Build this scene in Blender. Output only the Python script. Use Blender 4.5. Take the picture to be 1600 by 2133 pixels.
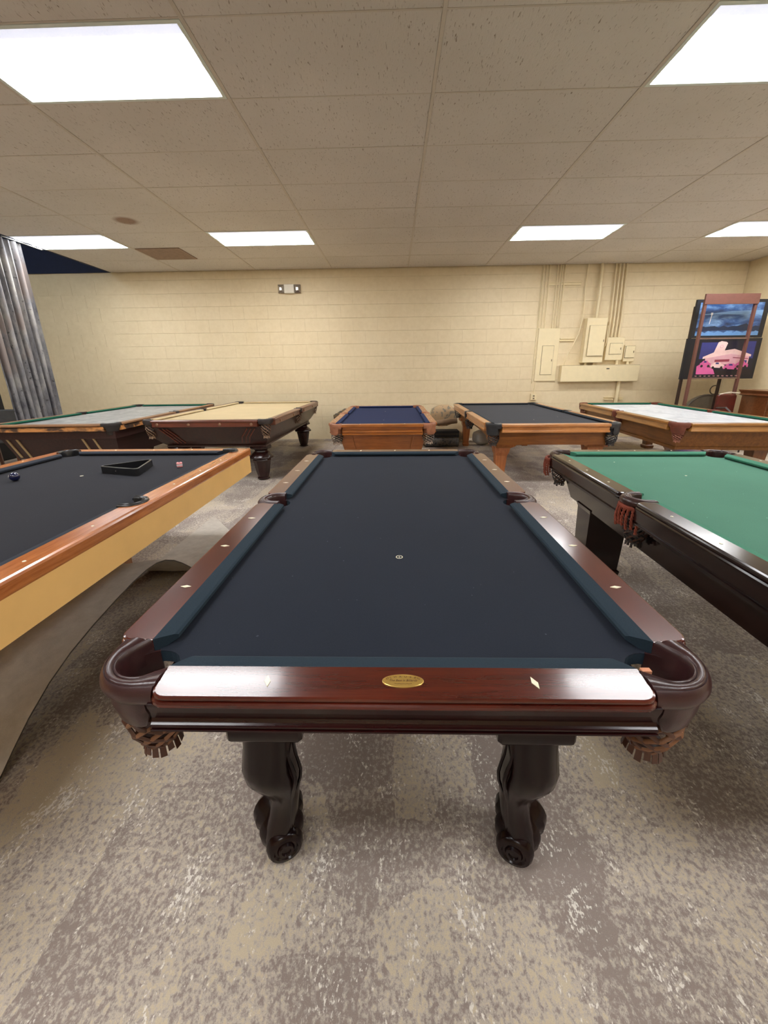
import bpy, bmesh, math, random
from mathutils import Vector, Matrix
random.seed(7)
PI = math.pi
S = bpy.context.scene
COL = S.collection
for o in list(bpy.data.objects): bpy.data.objects.remove(o)

# ---------------------------------------------------------------- camera
cam = bpy.data.cameras.new('camera'); camo = bpy.data.objects.new('camera', cam); COL.objects.link(camo)
def cam_axes():
    F, cx, cy = 828.0, 800.0, 1030.0
    fy = Vector((819-cx, 773-cy, F)).normalized()            # world +Y in camera axes (x right, y down, z forward)
    p = Vector((1, -0.0115, 0)); n = fy.cross(p).normalized()
    if n.y < 0: n = -n
    up = -n; xx = fy.cross(up)
    if xx.x < 0: xx = -xx
    M = Matrix((xx, fy, up))
    return M.col[0].copy(), -M.col[1], -M.col[2]
r_, u_, b_ = cam_axes()
camo.matrix_world = Matrix(((r_.x, u_.x, b_.x, 0), (r_.y, u_.y, b_.y, 0), (r_.z, u_.z, b_.z, 1.42), (0, 0, 0, 1)))
cam.sensor_fit = 'AUTO'; cam.sensor_width = 36; cam.lens = 828/2133*36
cam.shift_y = -36.5/2133; cam.clip_start = .02
S.camera = camo
# ---------------------------------------------------------------- world, exposure
w = bpy.data.worlds.new('world'); S.world = w; w.use_nodes = True
w.node_tree.nodes['Background'].inputs[0].default_value = (.55, .6, .7, 1)
w.node_tree.nodes['Background'].inputs[1].default_value = .02
S.view_settings.view_transform = 'Standard'; S.view_settings.look = 'None'
S.view_settings.gamma = 1; S.view_settings.use_curve_mapping = False
S.view_settings.exposure = 0.64
LAMP = 12.0

# ---------------------------------------------------------------- materials
def rgb(r, g, b):
    f = lambda c: (c/255/12.92) if c <= 10 else ((c/255+.055)/1.055)**2.4
    return (f(r), f(g), f(b), 1)
_M = {}
def newmat(name):
    m = bpy.data.materials.new(name); m.use_nodes = True
    nt = m.node_tree; b = nt.nodes['Principled BSDF']
    return m, nt, b
def coords(nt, scale=(1, 1, 1), kind='Object', rot=(0, 0, 0)):
    tc = nt.nodes.new('ShaderNodeTexCoord'); mp = nt.nodes.new('ShaderNodeMapping')
    mp.inputs['Scale'].default_value = scale; mp.inputs['Rotation'].default_value = rot
    nt.links.new(tc.outputs[kind], mp.inputs['Vector']); return mp.outputs['Vector']
def noise(nt, vec, scale, detail=4, rough=.55, dist=0):
    n = nt.nodes.new('ShaderNodeTexNoise'); n.inputs['Scale'].default_value = scale
    n.inputs['Detail'].default_value = detail; n.inputs['Roughness'].default_value = rough
    n.inputs['Distortion'].default_value = dist
    nt.links.new(vec, n.inputs['Vector']); return n.outputs['Fac']
def ramp(nt, fac, stops, interp='LINEAR'):
    r = nt.nodes.new('ShaderNodeValToRGB'); cr = r.color_ramp; cr.interpolation = interp
    while len(cr.elements) < len(stops): cr.elements.new(.5)
    for e, (p, c) in zip(cr.elements, stops): e.position = p; e.color = c
    nt.links.new(fac, r.inputs['Fac']); return r.outputs['Color']
def mix(nt, fac, a, b, mode='MIX'):
    m = nt.nodes.new('ShaderNodeMix'); m.data_type = 'RGBA'; m.blend_type = mode
    if isinstance(fac, (int, float)): m.inputs[0].default_value = fac
    else: nt.links.new(fac, m.inputs[0])
    for i, v in ((6, a), (7, b)):
        if isinstance(v, tuple): m.inputs[i].default_value = v
        else: nt.links.new(v, m.inputs[i])
    return m.outputs[2]
def bump(nt, b, h, strength=.2, dist=.002):
    n = nt.nodes.new('ShaderNodeBump'); n.inputs['Strength'].default_value = strength
    n.inputs['Distance'].default_value = dist
    nt.links.new(h, n.inputs['Height']); nt.links.new(n.outputs['Normal'], b.inputs['Normal'])
def setc(nt, b, c):
    if isinstance(c, tuple): b.inputs['Base Color'].default_value = c
    else: nt.links.new(c, b.inputs['Base Color'])
W4, K4 = (1, 1, 1, 1), (0, 0, 0, 1)

def plain(name, c, rough=.6, metal=0, var=.12, scale=12, bmp=0, coat=0, spec=.5):
    if name in _M: return _M[name]
    m, nt, b = newmat(name)
    v = coords(nt); n = noise(nt, v, scale)
    d = tuple(x*(1-var) for x in c[:3])+(1,); l = tuple(min(1, x*(1+var)) for x in c[:3])+(1,)
    setc(nt, b, ramp(nt, n, [(.3, d), (.7, l)]))
    b.inputs['Roughness'].default_value = rough; b.inputs['Metallic'].default_value = metal
    b.inputs['Coat Weight'].default_value = coat; b.inputs['Coat Roughness'].default_value = .12
    b.inputs['Specular IOR Level'].default_value = spec
    if bmp: bump(nt, b, noise(nt, v, scale*12, 3), bmp, .002)
    _M[name] = m; return m
def wood(name, dark, light, rough=.3, axis='x', coat=.4, grain=1.0, blotch=.35, coatr=.1, spec=.5):
    key = name+axis
    if key in _M: return _M[key]
    m, nt, b = newmat(key)
    sc = {'x': (1.2, 16, 16), 'y': (16, 1.2, 16), 'z': (16, 16, 1.2)}[axis]
    n1 = noise(nt, coords(nt, sc), 2.2*grain, 6, .6, .6)
    n2 = noise(nt, coords(nt, tuple(s*3 for s in sc)), 6*grain, 3, .6)
    n3 = noise(nt, coords(nt), 3.0, 2)
    c = ramp(nt, n1, [(.3, dark), (.68, light)])
    c = mix(nt, .25, c, ramp(nt, n2, [(.35, dark), (.65, light)]))
    c = mix(nt, blotch, c, mix(nt, 1.0, c, ramp(nt, n3, [(.35, (.45, .45, .45, 1)), (.7, W4)]), 'MULTIPLY'))
    setc(nt, b, c); b.inputs['Roughness'].default_value = rough
    b.inputs['Coat Weight'].default_value = coat; b.inputs['Coat Roughness'].default_value = coatr
    b.inputs['Specular IOR Level'].default_value = spec; bump(nt, b, n2, .015, .001)
    _M[key] = m; return m
def cloth(name, c, sheen=.12, lint=True):
    if name in _M: return _M[name]
    m, nt, b = newmat(name); v = coords(nt)
    d = tuple(x*.88 for x in c[:3])+(1,); l = tuple(min(1, x*1.12) for x in c[:3])+(1,)
    col = ramp(nt, noise(nt, v, 260, 2), [(.3, d), (.7, l)])
    col = mix(nt, .35, col, ramp(nt, noise(nt, v, 2.2, 3), [(.35, d), (.65, l)]))
    if lint:
        f = ramp(nt, noise(nt, v, 70, 1, .3), [(.80, K4), (.83, W4)])
        col = mix(nt, f, col, tuple(min(1, x*2.6+.02) for x in c[:3])+(1,))
    setc(nt, b, col); b.inputs['Roughness'].default_value = .95
    b.inputs['Specular IOR Level'].default_value = .15
    b.inputs['Sheen Weight'].default_value = sheen; b.inputs['Sheen Roughness'].default_value = .45
    b.inputs['Sheen Tint'].default_value = tuple(min(1, x*1.5+.25) for x in c[:3])+(1,)
    bump(nt, b, noise(nt, v, 500, 2), .25, .0008)
    _M[name] = m; return m
def leather(name, c, rough=.35):
    if name in _M: return _M[name]
    m, nt, b = newmat(name); v = coords(nt)
    d = tuple(x*.7 for x in c[:3])+(1,); l = tuple(min(1, x*1.25) for x in c[:3])+(1,)
    col = ramp(nt, noise(nt, v, 14, 5, .6), [(.3, d), (.7, l)])
    scr = ramp(nt, noise(nt, coords(nt, (90, 90, 6)), 1.2, 2), [(.73, K4), (.77, W4)])
    col = mix(nt, scr, col, tuple(min(1, x*2.2+.03) for x in c[:3])+(1,))
    setc(nt, b, col); b.inputs['Roughness'].default_value = rough
    vo = nt.nodes.new('ShaderNodeTexVoronoi'); vo.inputs['Scale'].default_value = 320
    nt.links.new(v, vo.inputs['Vector']); bump(nt, b, vo.outputs['Distance'], .12, .001)
    _M[name] = m; return m

def carpet_mat():
    m, nt, b = newmat('carpet_pile')
    v = coords(nt)
    def math_(op, a, b_, c=None):
        n = nt.nodes.new('ShaderNodeMath'); n.operation = op
        for i, x in enumerate((a, b_, c)):
            if x is None: continue
            if isinstance(x, (int, float)): n.inputs[i].default_value = x
            else: nt.links.new(x, n.inputs[i])
        return n.outputs[0]
    def cell(scale, off):
        n = nt.nodes.new('ShaderNodeTexVoronoi'); n.distance = 'CHEBYCHEV'; n.inputs['Scale'].default_value = 1
        vv = nt.nodes.new('ShaderNodeVectorMath'); vv.operation = 'ADD'; vv.inputs[1].default_value = off
        wn = nt.nodes.new('ShaderNodeTexNoise'); wn.inputs['Scale'].default_value = 9; nt.links.new(v, wn.inputs['Vector'])
        mx = nt.nodes.new('ShaderNodeVectorMath'); mx.operation = 'MULTIPLY_ADD'; mx.inputs[1].default_value = (.22, .12, 0)
        nt.links.new(wn.outputs['Color'], mx.inputs[0]); nt.links.new(coords(nt, scale), mx.inputs[2])
        nt.links.new(mx.outputs[0], vv.inputs[0]); nt.links.new(vv.outputs[0], n.inputs['Vector'])
        sp = nt.nodes.new('ShaderNodeSeparateColor'); nt.links.new(n.outputs['Color'], sp.inputs[0]); return sp.outputs[0]
    c1 = cell((4.2, 1.7, 1), (3.1, 7.7, 0)); c2 = cell((1.8, 3.4, 1), (9.3, 1.2, 0))
    region = math_('MULTIPLY_ADD', c1, .16, math_('MULTIPLY', c2, .10))                  # patches
    big = noise(nt, coords(nt, (1.5, .8, 1)), 1.7, 2)
    f1 = noise(nt, coords(nt, (1.15, .9, 1)), 55, 6, .74, .15)                             # ragged blotches
    f2 = noise(nt, coords(nt, (1.3, .8, 1)), 85, 4, .7)
    t = math_('ADD', math_('MULTIPLY_ADD', f1, 1.0, math_('MULTIPLY', f2, .30)), math_('MULTIPLY_ADD', big, .40, region))
    # t averages about 1.0
    u = math_('MULTIPLY_ADD', t, 2.3, -1.76)
    dk = rgb(151, 138, 130); gr = rgb(168, 156, 147); md = rgb(192, 181, 168); tn = rgb(204, 190, 165)
    col = ramp(nt, u, [(.10, dk), (.30, dk), (.37, gr), (.44, gr), (.52, md), (.64, md), (.70, tn), (1, tn)])
    wf = noise(nt, coords(nt, (1.4, .8, 1)), 75, 3, .6); wc = noise(nt, coords(nt, (2.4, 1.5, 1)), 3.0, 5, .75)
    fl = ramp(nt, math_('ADD', wf, math_('MULTIPLY', wc, 1.15)), [(.0, K4), (1, W4)])
    fr = fl.node; fr.color_ramp.elements[0].position = .0
    sm = math_('MULTIPLY', math_('ADD', math_('ADD', wf, math_('MULTIPLY', wc, 1.15)), -1.22), 14)
    cl = nt.nodes.new('ShaderNodeClamp'); nt.links.new(sm, cl.inputs[0])
    col = mix(nt, cl.outputs[0], col, rgb(234, 228, 218))
    pile = ramp(nt, noise(nt, v, 420, 2), [(.25, (.84, .84, .84, 1)), (.75, W4)])
    col = mix(nt, 1.0, col, pile, 'MULTIPLY')
    setc(nt, b, col); b.inputs['Roughness'].default_value = 1
    b.inputs['Specular IOR Level'].default_value = .1; b.inputs['Sheen Weight'].default_value = .1
    bump(nt, b, noise(nt, v, 420, 3), .4, .003)
    return m
def wall_paint():
    m, nt, b = newmat('cream_block_paint'); v = coords(nt, kind='Object')
    geo = nt.nodes.new('ShaderNodeNewGeometry')
    c = ramp(nt, noise(nt, geo.outputs['Position'], .9, 4), [(.3, rgb(224, 206, 170)), (.7, rgb(232, 215, 180))])
    c = mix(nt, .3, c, ramp(nt, noise(nt, geo.outputs['Position'], 14, 3), [(.3, rgb(212, 194, 156)), (.7, rgb(232, 217, 184))]))
    setc(nt, b, c); b.inputs['Roughness'].default_value = .5; b.inputs['Specular IOR Level'].default_value = .25
    bump(nt, b, noise(nt, geo.outputs['Position'], 60, 5, .7), .35, .004)
    return m
def tile_mat():
    m, nt, b = newmat('ceiling_tile_board')
    geo = nt.nodes.new('ShaderNodeNewGeometry')
    mp = nt.nodes.new('ShaderNodeMapping'); mp.inputs['Scale'].default_value = (120, 24, 1)
    nt.links.new(geo.outputs['Position'], mp.inputs['Vector'])
    worms = noise(nt, mp.outputs['Vector'], 1.0, 2, .5, .5)
    base = ramp(nt, noise(nt, geo.outputs['Position'], .8, 3), [(.3, rgb(206, 199, 190)), (.7, rgb(216, 209, 201))])
    dk = ramp(nt, worms, [(.26, rgb(176, 166, 154)), (.37, W4)])
    c = mix(nt, 1.0, base, dk, 'MULTIPLY')
    # brown water stain near the left rear lights
    mp2 = nt.nodes.new('ShaderNodeVectorMath'); mp2.operation = 'DISTANCE'; mp2.inputs[1].default_value = (-3.52, 6.01, 3.36)
    mp3 = nt.nodes.new('ShaderNodeMix'); mp3.data_type = 'VECTOR'; mp3.inputs[0].default_value = .06
    nn = nt.nodes.new('ShaderNodeTexNoise'); nn.inputs['Scale'].default_value = 9
    nt.links.new(geo.outputs['Position'], nn.inputs['Vector'])
    nt.links.new(geo.outputs['Position'], mp3.inputs[4]); nt.links.new(nn.outputs['Color'], mp3.inputs[5])
    nt.links.new(geo.outputs['Position'], mp2.inputs[0])
    st = ramp(nt, mp2.outputs['Value'], [(.10, W4), (.17, K4)])
    c = mix(nt, st, c, mix(nt, 1.0, c, rgb(190, 165, 150), 'MULTIPLY'))
    setc(nt, b, c); b.inputs['Roughness'].default_value = .95
    bump(nt, b, worms, .5, .004)
    return m
def slate_mat(name, a, c2):
    if name in _M: return _M[name]
    m, nt, b = newmat(name); v = coords(nt, (1, .45, 1))
    c = ramp(nt, noise(nt, v, 5, 6, .65, 1.2), [(.32, a), (.68, c2)])
    wv = ramp(nt, noise(nt, coords(nt, (1, 5, 1)), 3, 5, .7), [(.55, K4), (.7, W4)])
    c = mix(nt, wv, c, rgb(222, 222, 220)); setc(nt, b, c); b.inputs['Roughness'].default_value = .45
    _M[name] = m; return m

# ---------------------------------------------------------------- mesh building
class MB:
    def __init__(s): s.v = []; s.f = []; s.mi = []; s.cur = 0
    def vert(s, p): s.v.append(tuple(p)); return len(s.v)-1
    def face(s, idx): s.f.append(tuple(idx)); s.mi.append(s.cur)
    def box(s, x0, x1, y0, y1, z0, z1):
        if x0 > x1: x0, x1 = x1, x0
        if y0 > y1: y0, y1 = y1, y0
        i = [s.vert(p) for p in ((x0,y0,z0),(x1,y0,z0),(x1,y1,z0),(x0,y1,z0),(x0,y0,z1),(x1,y0,z1),(x1,y1,z1),(x0,y1,z1))]
        for q in ((0,3,2,1),(4,5,6,7),(0,1,5,4),(1,2,6,5),(2,3,7,6),(3,0,4,7)): s.face([i[k] for k in q])
    def loft(s, rings, cap=True, closed=True):
        idx = [[s.vert(p) for p in r] for r in rings]; n = len(rings[0])
        for a, b in zip(idx, idx[1:]):
            for k in range(n if closed else n-1): s.face((a[k], a[(k+1) % n], b[(k+1) % n], b[k]))
        if cap: s.face(idx[0][::-1]); s.face(idx[-1])
    def prism(s, poly, z0, z1): s.loft([[(x, y, z0) for x, y in poly], [(x, y, z1) for x, y in poly]])
    def tube(s, path, r, n=6, cap=True, flat=1.0):
        P = [Vector(p) for p in path]; rings = []
        up = Vector((0, 0, 1)); prev = None
        for i, p in enumerate(P):
            t = (P[min(i+1, len(P)-1)]-P[max(i-1, 0)]).normalized()
            if prev is None:
                a = t.cross(up)
                if a.length < .05: a = t.cross(Vector((0, 1, 0)))
            else: a = prev-t*prev.dot(t)
            a.normalize(); prev = a; bb = t.cross(a)
            rr = r[i] if isinstance(r, (list, tuple)) else r
            rings.append([p+a*math.cos(2*PI*k/n)*rr+bb*math.sin(2*PI*k/n)*rr*flat for k in range(n)])
        s.loft(rings, cap)
    def lathe(s, prof, c=(0, 0, 0), n=20, axis='z', cap=True):
        rings = []
        for r, h in prof:
            ring = []
            for k in range(n):
                a = 2*PI*k/n; x, y = r*math.cos(a), r*math.sin(a)
                if axis == 'z': ring.append((c[0]+x, c[1]+y, c[2]+h))
                elif axis == 'y': ring.append((c[0]+x, c[1]+h, c[2]+y))
                else: ring.append((c[0]+h, c[1]+x, c[2]+y))
            rings.append(ring)
        s.loft(rings, cap)
    def rbox(s, x0, x1, y0, y1, z0, z1, r):
        """box with chamfered edges all round"""
        if x0 > x1: x0, x1 = x1, x0
        if y0 > y1: y0, y1 = y1, y0
        def ring(z, i):
            a, b, c, d = x0+i, x1-i, y0+i, y1-i; q = r*.6
            return [(a+q, c, z), (b-q, c, z), (b, c+q, z), (b, d-q, z), (b-q, d, z), (a+q, d, z), (a, d-q, z), (a, c+q, z)]
        s.loft([ring(z0, r), ring(z0+r*.4, r*.3), ring(z0+r, 0), ring(z1-r, 0), ring(z1-r*.4, r*.3), ring(z1, r)])
    def build(s, name, mat, parent=None, smooth=False, loc=None, rot=None):
        me = bpy.data.meshes.new(name); me.from_pydata(s.v, [], s.f)
        mats = mat if isinstance(mat, (list, tuple)) else [mat]
        for m in mats: me.materials.append(m)
        if len(mats) > 1:
            for p, i in zip(me.polygons, s.mi): p.material_index = i
        bm = bmesh.new(); bm.from_mesh(me); bmesh.ops.recalc_face_normals(bm, faces=bm.faces)
        bm.to_mesh(me); bm.free()
        if smooth:
            for p in me.polygons: p.use_smooth = True
            try: me.set_sharp_from_angle(angle=math.radians(42 if smooth is True else smooth))
            except Exception: pass
        o = bpy.data.objects.new(name, me); COL.objects.link(o)
        if parent: o.parent = parent
        if loc: o.location = loc
        if rot: o.rotation_euler = rot
        return o
def tag(o, label=None, cat=None, group=None, kind=None):
    if label: o['label'] = label
    if cat: o['category'] = cat
    if group: o['group'] = group
    if kind: o['kind'] = kind
    return o
def empty(name, loc=(0, 0, 0), rz=0):
    o = bpy.data.objects.new(name, None); COL.objects.link(o); o.location = loc
    o.rotation_euler = (0, 0, rz); o.empty_display_size = .1; return o
def copyo(o, parent=None, loc=None, rot=None):
    c = o.copy(); COL.objects.link(c)
    if parent: c.parent = parent
    if loc: c.location = loc
    if rot: c.rotation_euler = rot
    return c
def lerp(a, b, t): return a+(b-a)*t

# ================================================================ room
CARPET = carpet_mat(); PAINT = wall_paint(); TILE = tile_mat()
TEE = plain('ceiling_tee_paint', rgb(200, 190, 176), .6, var=.05)
NAVY = plain('navy_wall_paint', rgb(24, 34, 62), .8, var=.1)
ZC, YB, XR, XL, YF, XO = 3.354, 8.75, 6.85, -5.62, -4.5, -9.5
mb = MB(); mb.box(XO, XR, YF, YB, -.1, 0); tag(mb.build('floor', CARPET), kind='structure')
# back wall of painted concrete blocks
mb = MB(); mb.box(XO, XR, YB+.004, YB+.2, 0, 5.2)
wb = tag(mb.build('wall_back', PAINT), kind='structure')
BL, BH, BZ = .494, .247, .238
def block_mesh(w, h, d=.012, c=.003):
    mb = MB()
    def r(y, i): return [(-w/2+i*.1, y, -h/2+i), (w/2-i*.1, y, -h/2+i), (w/2-i*.1, y, h/2-i), (-w/2+i*.1, y, h/2-i)]
    mb.loft([r(.008, 0), r(-d*.3+.002, 0), r(-d*.3, c)]); return mb
full = block_mesh(BL-.003, BH-.003); proto = None; half = {}
nb = 0
for row in range(12):
    z0 = BZ+BH*(row+1); z1 = min(z0+BH, ZC-.0015)
    off = (BL/2 if row % 2 else 0)+.29
    k = 0
    x = XR-.001
    first = True
    while x > -5.5:
        w = BL if not (first and row % 2) else BL/2
        first = False
        key = (round(w, 3), round(z1-z0, 3))
        if key not in half:
            o = block_mesh(w-.0006, z1-z0-.003).build('block', PAINT, wb); half[key] = o
        else: o = copyo(half[key], wb)
        o.location = (x-w/2, YB+random.uniform(-.0005, .0005), (z0+z1)/2)
        x -= w; nb += 1
mb = MB()
for row in range(-1, 12):      # lower and far-left courses, joined
    z0 = BZ+BH*row; z1 = min(z0+BH, ZC-.0015) if row >= 0 else BZ
    z0 = max(z0, 0)
    if row < 1: xs = XR
    else: xs = -5.5-(0 if row % 2 else 0)
    x = xs - (BL/2 if (row % 2 and row < 1) else 0)
    lim = XO
    if row >= 1: x = min([o.location.x for o in wb.children if abs(o.location.z-(BZ+BH*row+BH/2)) < .12] or [-5.5])-BL/2
    while x > lim:
        w = min(BL, x-lim); mb.box(x-w+.0015, x-.0015, YB-.001, YB+.006, z0+.0015, z1-.0015); x -= w
tag(mb.build('block_courses', PAINT, wb), kind='stuff')
mb = MB(); mb.box(XO, XL, YB-.012, YB+.003, ZC+.001, 5.2); tag(mb.build('trim_1', NAVY), 'navy painted wall band above the cream blocks', kind='structure')
mb = MB(); mb.box(XR, XR+.2, YF, YB+.2, 0, 5.2); tag(mb.build('wall_right', PAINT), kind='structure')
mb = MB(); mb.box(XO-.2, XO, YF, YB+.2, 0, 5.2); tag(mb.build('wall_left', PAINT), kind='structure')
mb = MB(); mb.box(XO, XR, YF-.2, YF, 0, 5.2); tag(mb.build('wall_front', PAINT), kind='structure')
# suspended ceiling
mb = MB(); mb.box(XL+.02, XR-.01, YF+.01, YB-.02, ZC+.03, ZC+.05)
ceil = tag(mb.build('ceiling', plain('ceiling_void', rgb(90, 84, 76), .9)), kind='structure')
mb = MB(); mb.box(XO, XL, YF, YB-.02, 5.1, 5.2); tag(mb.build('ceiling', plain('dark_deck', rgb(22, 28, 44), .9)), kind='structure')
mb = MB(); mb.box(XL-.015, XL+.02, YF+.01, YB-.02, ZC-.004, 5.1); tag(mb.build('trim_2', plain('fascia_dark', rgb(26, 32, 52), .8)), kind='structure')
TX, TY, X0, Y0 = 1.499, .71, .2987, 7.197
xs = [X0+TX*k for k in range(-4, 6)]; ys = [Y0+TY*k for k in range(-16, 3)]
xe = [XL]+[x for x in xs if XL+.2 < x < XR-.1]+[XR-.005]
ye = [YF+.02]+[y for y in ys if YF+.3 < y < YB-.02]+[YB-.02]
LX = [(-2.70, -1.20, 'near'), (1.797, 3.296, 'near')]
lights = []
def cell(x, y):
    i = max(k for k in range(len(xe)) if xe[k] <= x+.01); j = max(k for k in range(len(ye)) if ye[k] <= y+.01); return i, j
lit = {}
NX = lambda k: X0+TX*k
ROWN, ROWF, ROWB = Y0-6*TY, Y0-TY, Y0-11*TY       # left edge y of fixture rows 3.647-.71.. , rear row, row behind camera
for kx, yy in ((-2, 2.937), (1, 2.937), (-4, 6.487), (-2, 6.487), (1, 6.487), (3, 6.487), (-2, -.613), (1, -.613), (-4, 2.937-.0), (3, 2.937), (-4, -.613), (3, -.613), (-1, -3.453)):
    lit[cell(NX(kx)+.1, yy+.1)] = (kx, yy)
tm = None
tiles = {}
for i in range(len(xe)-1):
    for j in range(len(ye)-1):
        if (i, j) in lit: continue
        a, b, c, d = xe[i]+.013, xe[i+1]-.013, ye[j]+.0055, ye[j+1]-.0055
        key = (round(b-a, 3), round(d-c, 3))
        if key not in tiles:
            mb = MB(); w, h = (b-a)/2, (d-c)/2
            mb.loft([[(-w, -h, .012), (w, -h, .012), (w, h, .012), (-w, h, .012)],
                     [(-w, -h, .0015), (w, -h, .0015), (w, h, .0015), (-w, h, .0015)],
                     [(-w+.0015, -h+.0015, 0), (w-.0015, -h+.0015, 0), (w-.0015, h-.0015, 0), (-w+.0015, h-.0015, 0)]])
            tiles[key] = mb.build('ceiling_tile', TILE, ceil); o = tiles[key]
        else: o = copyo(tiles[key], ceil)
        o.location = ((a+b)/2, (c+d)/2, ZC+random.uniform(0, .0015))
        o.rotation_euler = (random.uniform(-.002, .002), random.uniform(-.0015, .0015), 0)
for x in xe:
    mb = MB(); mb.box(x-.0125, x+.0125, YF+.02, YB-.02, ZC-.003, ZC+.004); mb.build('ceiling_grid_bar', TEE, ceil)
for y in ye[1:-1]:
    mb = MB(); mb.box(XL, XR-.005, y-.006, y+.006, ZC-.001, ZC+.005); mb.build('ceiling_cross_bar', TEE, ceil)
# light fixtures
def lamp_mat():
    m, nt, b = newmat('lit_prismatic_lens')
    tc = nt.nodes.new('ShaderNodeTexCoord'); sp = nt.nodes.new('ShaderNodeSeparateXYZ'); nt.links.new(tc.outputs['Object'], sp.inputs[0])
    mr = nt.nodes.new('ShaderNodeMapRange'); mr.inputs[1].default_value = -.35; mr.inputs[2].default_value = .35
    nt.links.new(sp.outputs['Y'], mr.inputs[0])
    c = ramp(nt, mr.outputs[0], [(0, (.013, .014, .017, 1)), (.15, (.017, .018, .022, 1)), (.26, W4), (.38, (.5, .5, .5, 1)), (.50, (.017, .0185, .022, 1)), (.58, (.1, .1, .11, 1)), (.74, W4), (.9, (.9, .9, .9, 1)), (1, (.04, .044, .05, 1))])
    n = noise(nt, coords(nt, (1, 1, 1)), 3, 2)
    c = mix(nt, 1.0, c, ramp(nt, n, [(.3, (.85, .86, .88, 1)), (.7, W4)]), 'MULTIPLY')
    b.inputs['Base Color'].default_value = (.8, .8, .8, 1)
    nt.links.new(c, b.inputs['Emission Color']); b.inputs['Emission Strength'].default_value = LAMP*2.3
    vo = nt.nodes.new('ShaderNodeTexVoronoi'); vo.inputs['Scale'].default_value = 80; nt.links.new(tc.outputs['Object'], vo.inputs['Vector'])
    bump(nt, b, vo.outputs['Distance'], .4, .003)
    return m
LENS = lamp_mat(); FRM = plain('light_frame_enamel', rgb(214, 222, 214), .4, var=.04)
def frame_mb():
    mb = MB(); w, h, t = TX/2-.014, TY/2-.008, .026
    mb.box(-w, w, -h, -h+t, -.004, .012); mb.box(-w, w, h-t, h, -.004, .012)
    mb.box(-w, -w+t, -h+t, h-t, -.004, .012); mb.box(w-t, w, -h+t, h-t, -.004, .012); return mb
names = {(-2, 2.937): 'large lit ceiling panel at the upper left above the orange railed table',
         (1, 2.937): 'lit ceiling panel cut by the upper right corner above the green table',
         (-4, 6.487): 'lit ceiling panel beside the dark opening and grey drape, far left',
         (-2, 6.487): 'lit ceiling panel between the brown vent and the centre, far row',
         (1, 6.487): 'lit ceiling panel in front of the wall conduits, far row',
         (3, 6.487): 'lit ceiling panel nearest the rear right corner, far row'}
lf = None
for (i, j), (kx, yy) in lit.items():
    lab = names.get((kx, yy), 'lit ceiling panel outside the view of the photo')
    e = empty('ceiling_light', (NX(kx)+TX/2, yy+TY/2, ZC))
    tag(e, lab, 'ceiling light', 'recessed ceiling light panels' if (kx, yy) in names else 'recessed ceiling light panels out of view')
    if lf is None:
        lf = frame_mb().build('frame', FRM, e)
        mb = MB(); w, h = TX/2-.04, TY/2-.034; mb.box(-w, w, -h, h, 0, .008); ld = mb.build('diffuser', LENS, e)
    else: copyo(lf, e); copyo(ld, e)
# high lamp over the dark open area left of the suspended ceiling, out of view
e = tag(empty('high_bay_lamp', (-7.2, 6.7, 4.62)), 'high lamp over the dark open area, outside the view of the photo', 'ceiling light')
HB, hnt, hb = newmat('high_bay_glow'); hb.inputs['Emission Color'].default_value = (.8, .9, 1, 1); hb.inputs['Emission Strength'].default_value = 60
mb = MB(); mb.box(-.16, .16, -.16, .16, -.02, 0); mb.build('diffuser', HB, e)
mb = MB(); mb.lathe([(.26, -.01), (.25, .02), (.12, .14), (.02, .16)], (0, 0, 0), 20); mb.build('lamp_shade', _M['navy_wall_paint'], e)
mb = MB(); mb.tube([(0, 0, .15), (0, 0, .48)], .01, 6); mb.build('stem', _M['navy_wall_paint'], e)
# ceiling vent
e = tag(empty('ceiling_vent', (-3.80, 7.53, ZC-.004)), 'brownish louvred air vent in the ceiling between two lights', 'vent')
VM = plain('vent_brown', rgb(150, 124, 104), .6, var=.15); mb = MB()
mb.box(-.36, .36, -.32, -.29, -.008, .003); mb.box(-.36, .36, .29, .32, -.008, .003); mb.box(-.36, -.33, -.29, .29, -.008, .003); mb.box(.33, .36, -.29, .29, -.008, .003)
mb.build('vent_frame', VM, e)
mb = MB(); mb.box(-.33, .33, -.29, .29, 0, .003); mb.build('vent_backing', plain('vent_dark', rgb(96, 78, 66), .8), e)
for k in range(12):
    mb = MB(); y = -.27+k*.0485; mb.loft([[(-.33, y, -.001), (.33, y, -.001), (.33, y+.03, -.008), (-.33, y+.03, -.008)], [(-.33, y, .001), (.33, y, .001), (.33, y+.03, -.006), (-.33, y+.03, -.006)]]); mb.build('louvre', VM, e)

# ================================================================ pool table builder
def arc(c, r, a0, a1, n):
    return [(c[0]+r*math.cos(math.radians(lerp(a0, a1, k/n))), c[1]+r*math.sin(math.radians(lerp(a0, a1, k/n)))) for k in range(n+1)]
RIM = {  # (radius, height offset from rail top) closed profile, inner lip to outer edge
 'leather': [(.058, -.06), (.058, -.012), (.061, -.002), (.066, .003), (.071, .002), (.073, -.001), (.078, .003), (.088, .006), (.098, .004), (.101, .0), (.105, .002), (.113, -.003), (.120, -.012), (.122, -.022), (.119, -.032), (.112, -.04), (.10, -.045), (.07, -.06)],
 'plastic': [(.050, -.07), (.050, .0), (.053, .008), (.060, .011), (.064, .006), (.068, .006), (.074, .011), (.080, .008), (.083, .0), (.083, -.01), (.06, -.07)],
 'boxy': [(.056, -.06), (.058, 0), (.07, .006), (.09, .007), (.108, .004), (.116, -.006), (.116, -.04), (.10, -.06)],
}
def rim_shift(r, side): return 0 if side else .018*max(0, min(1, (.120-r)/.06))
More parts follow.
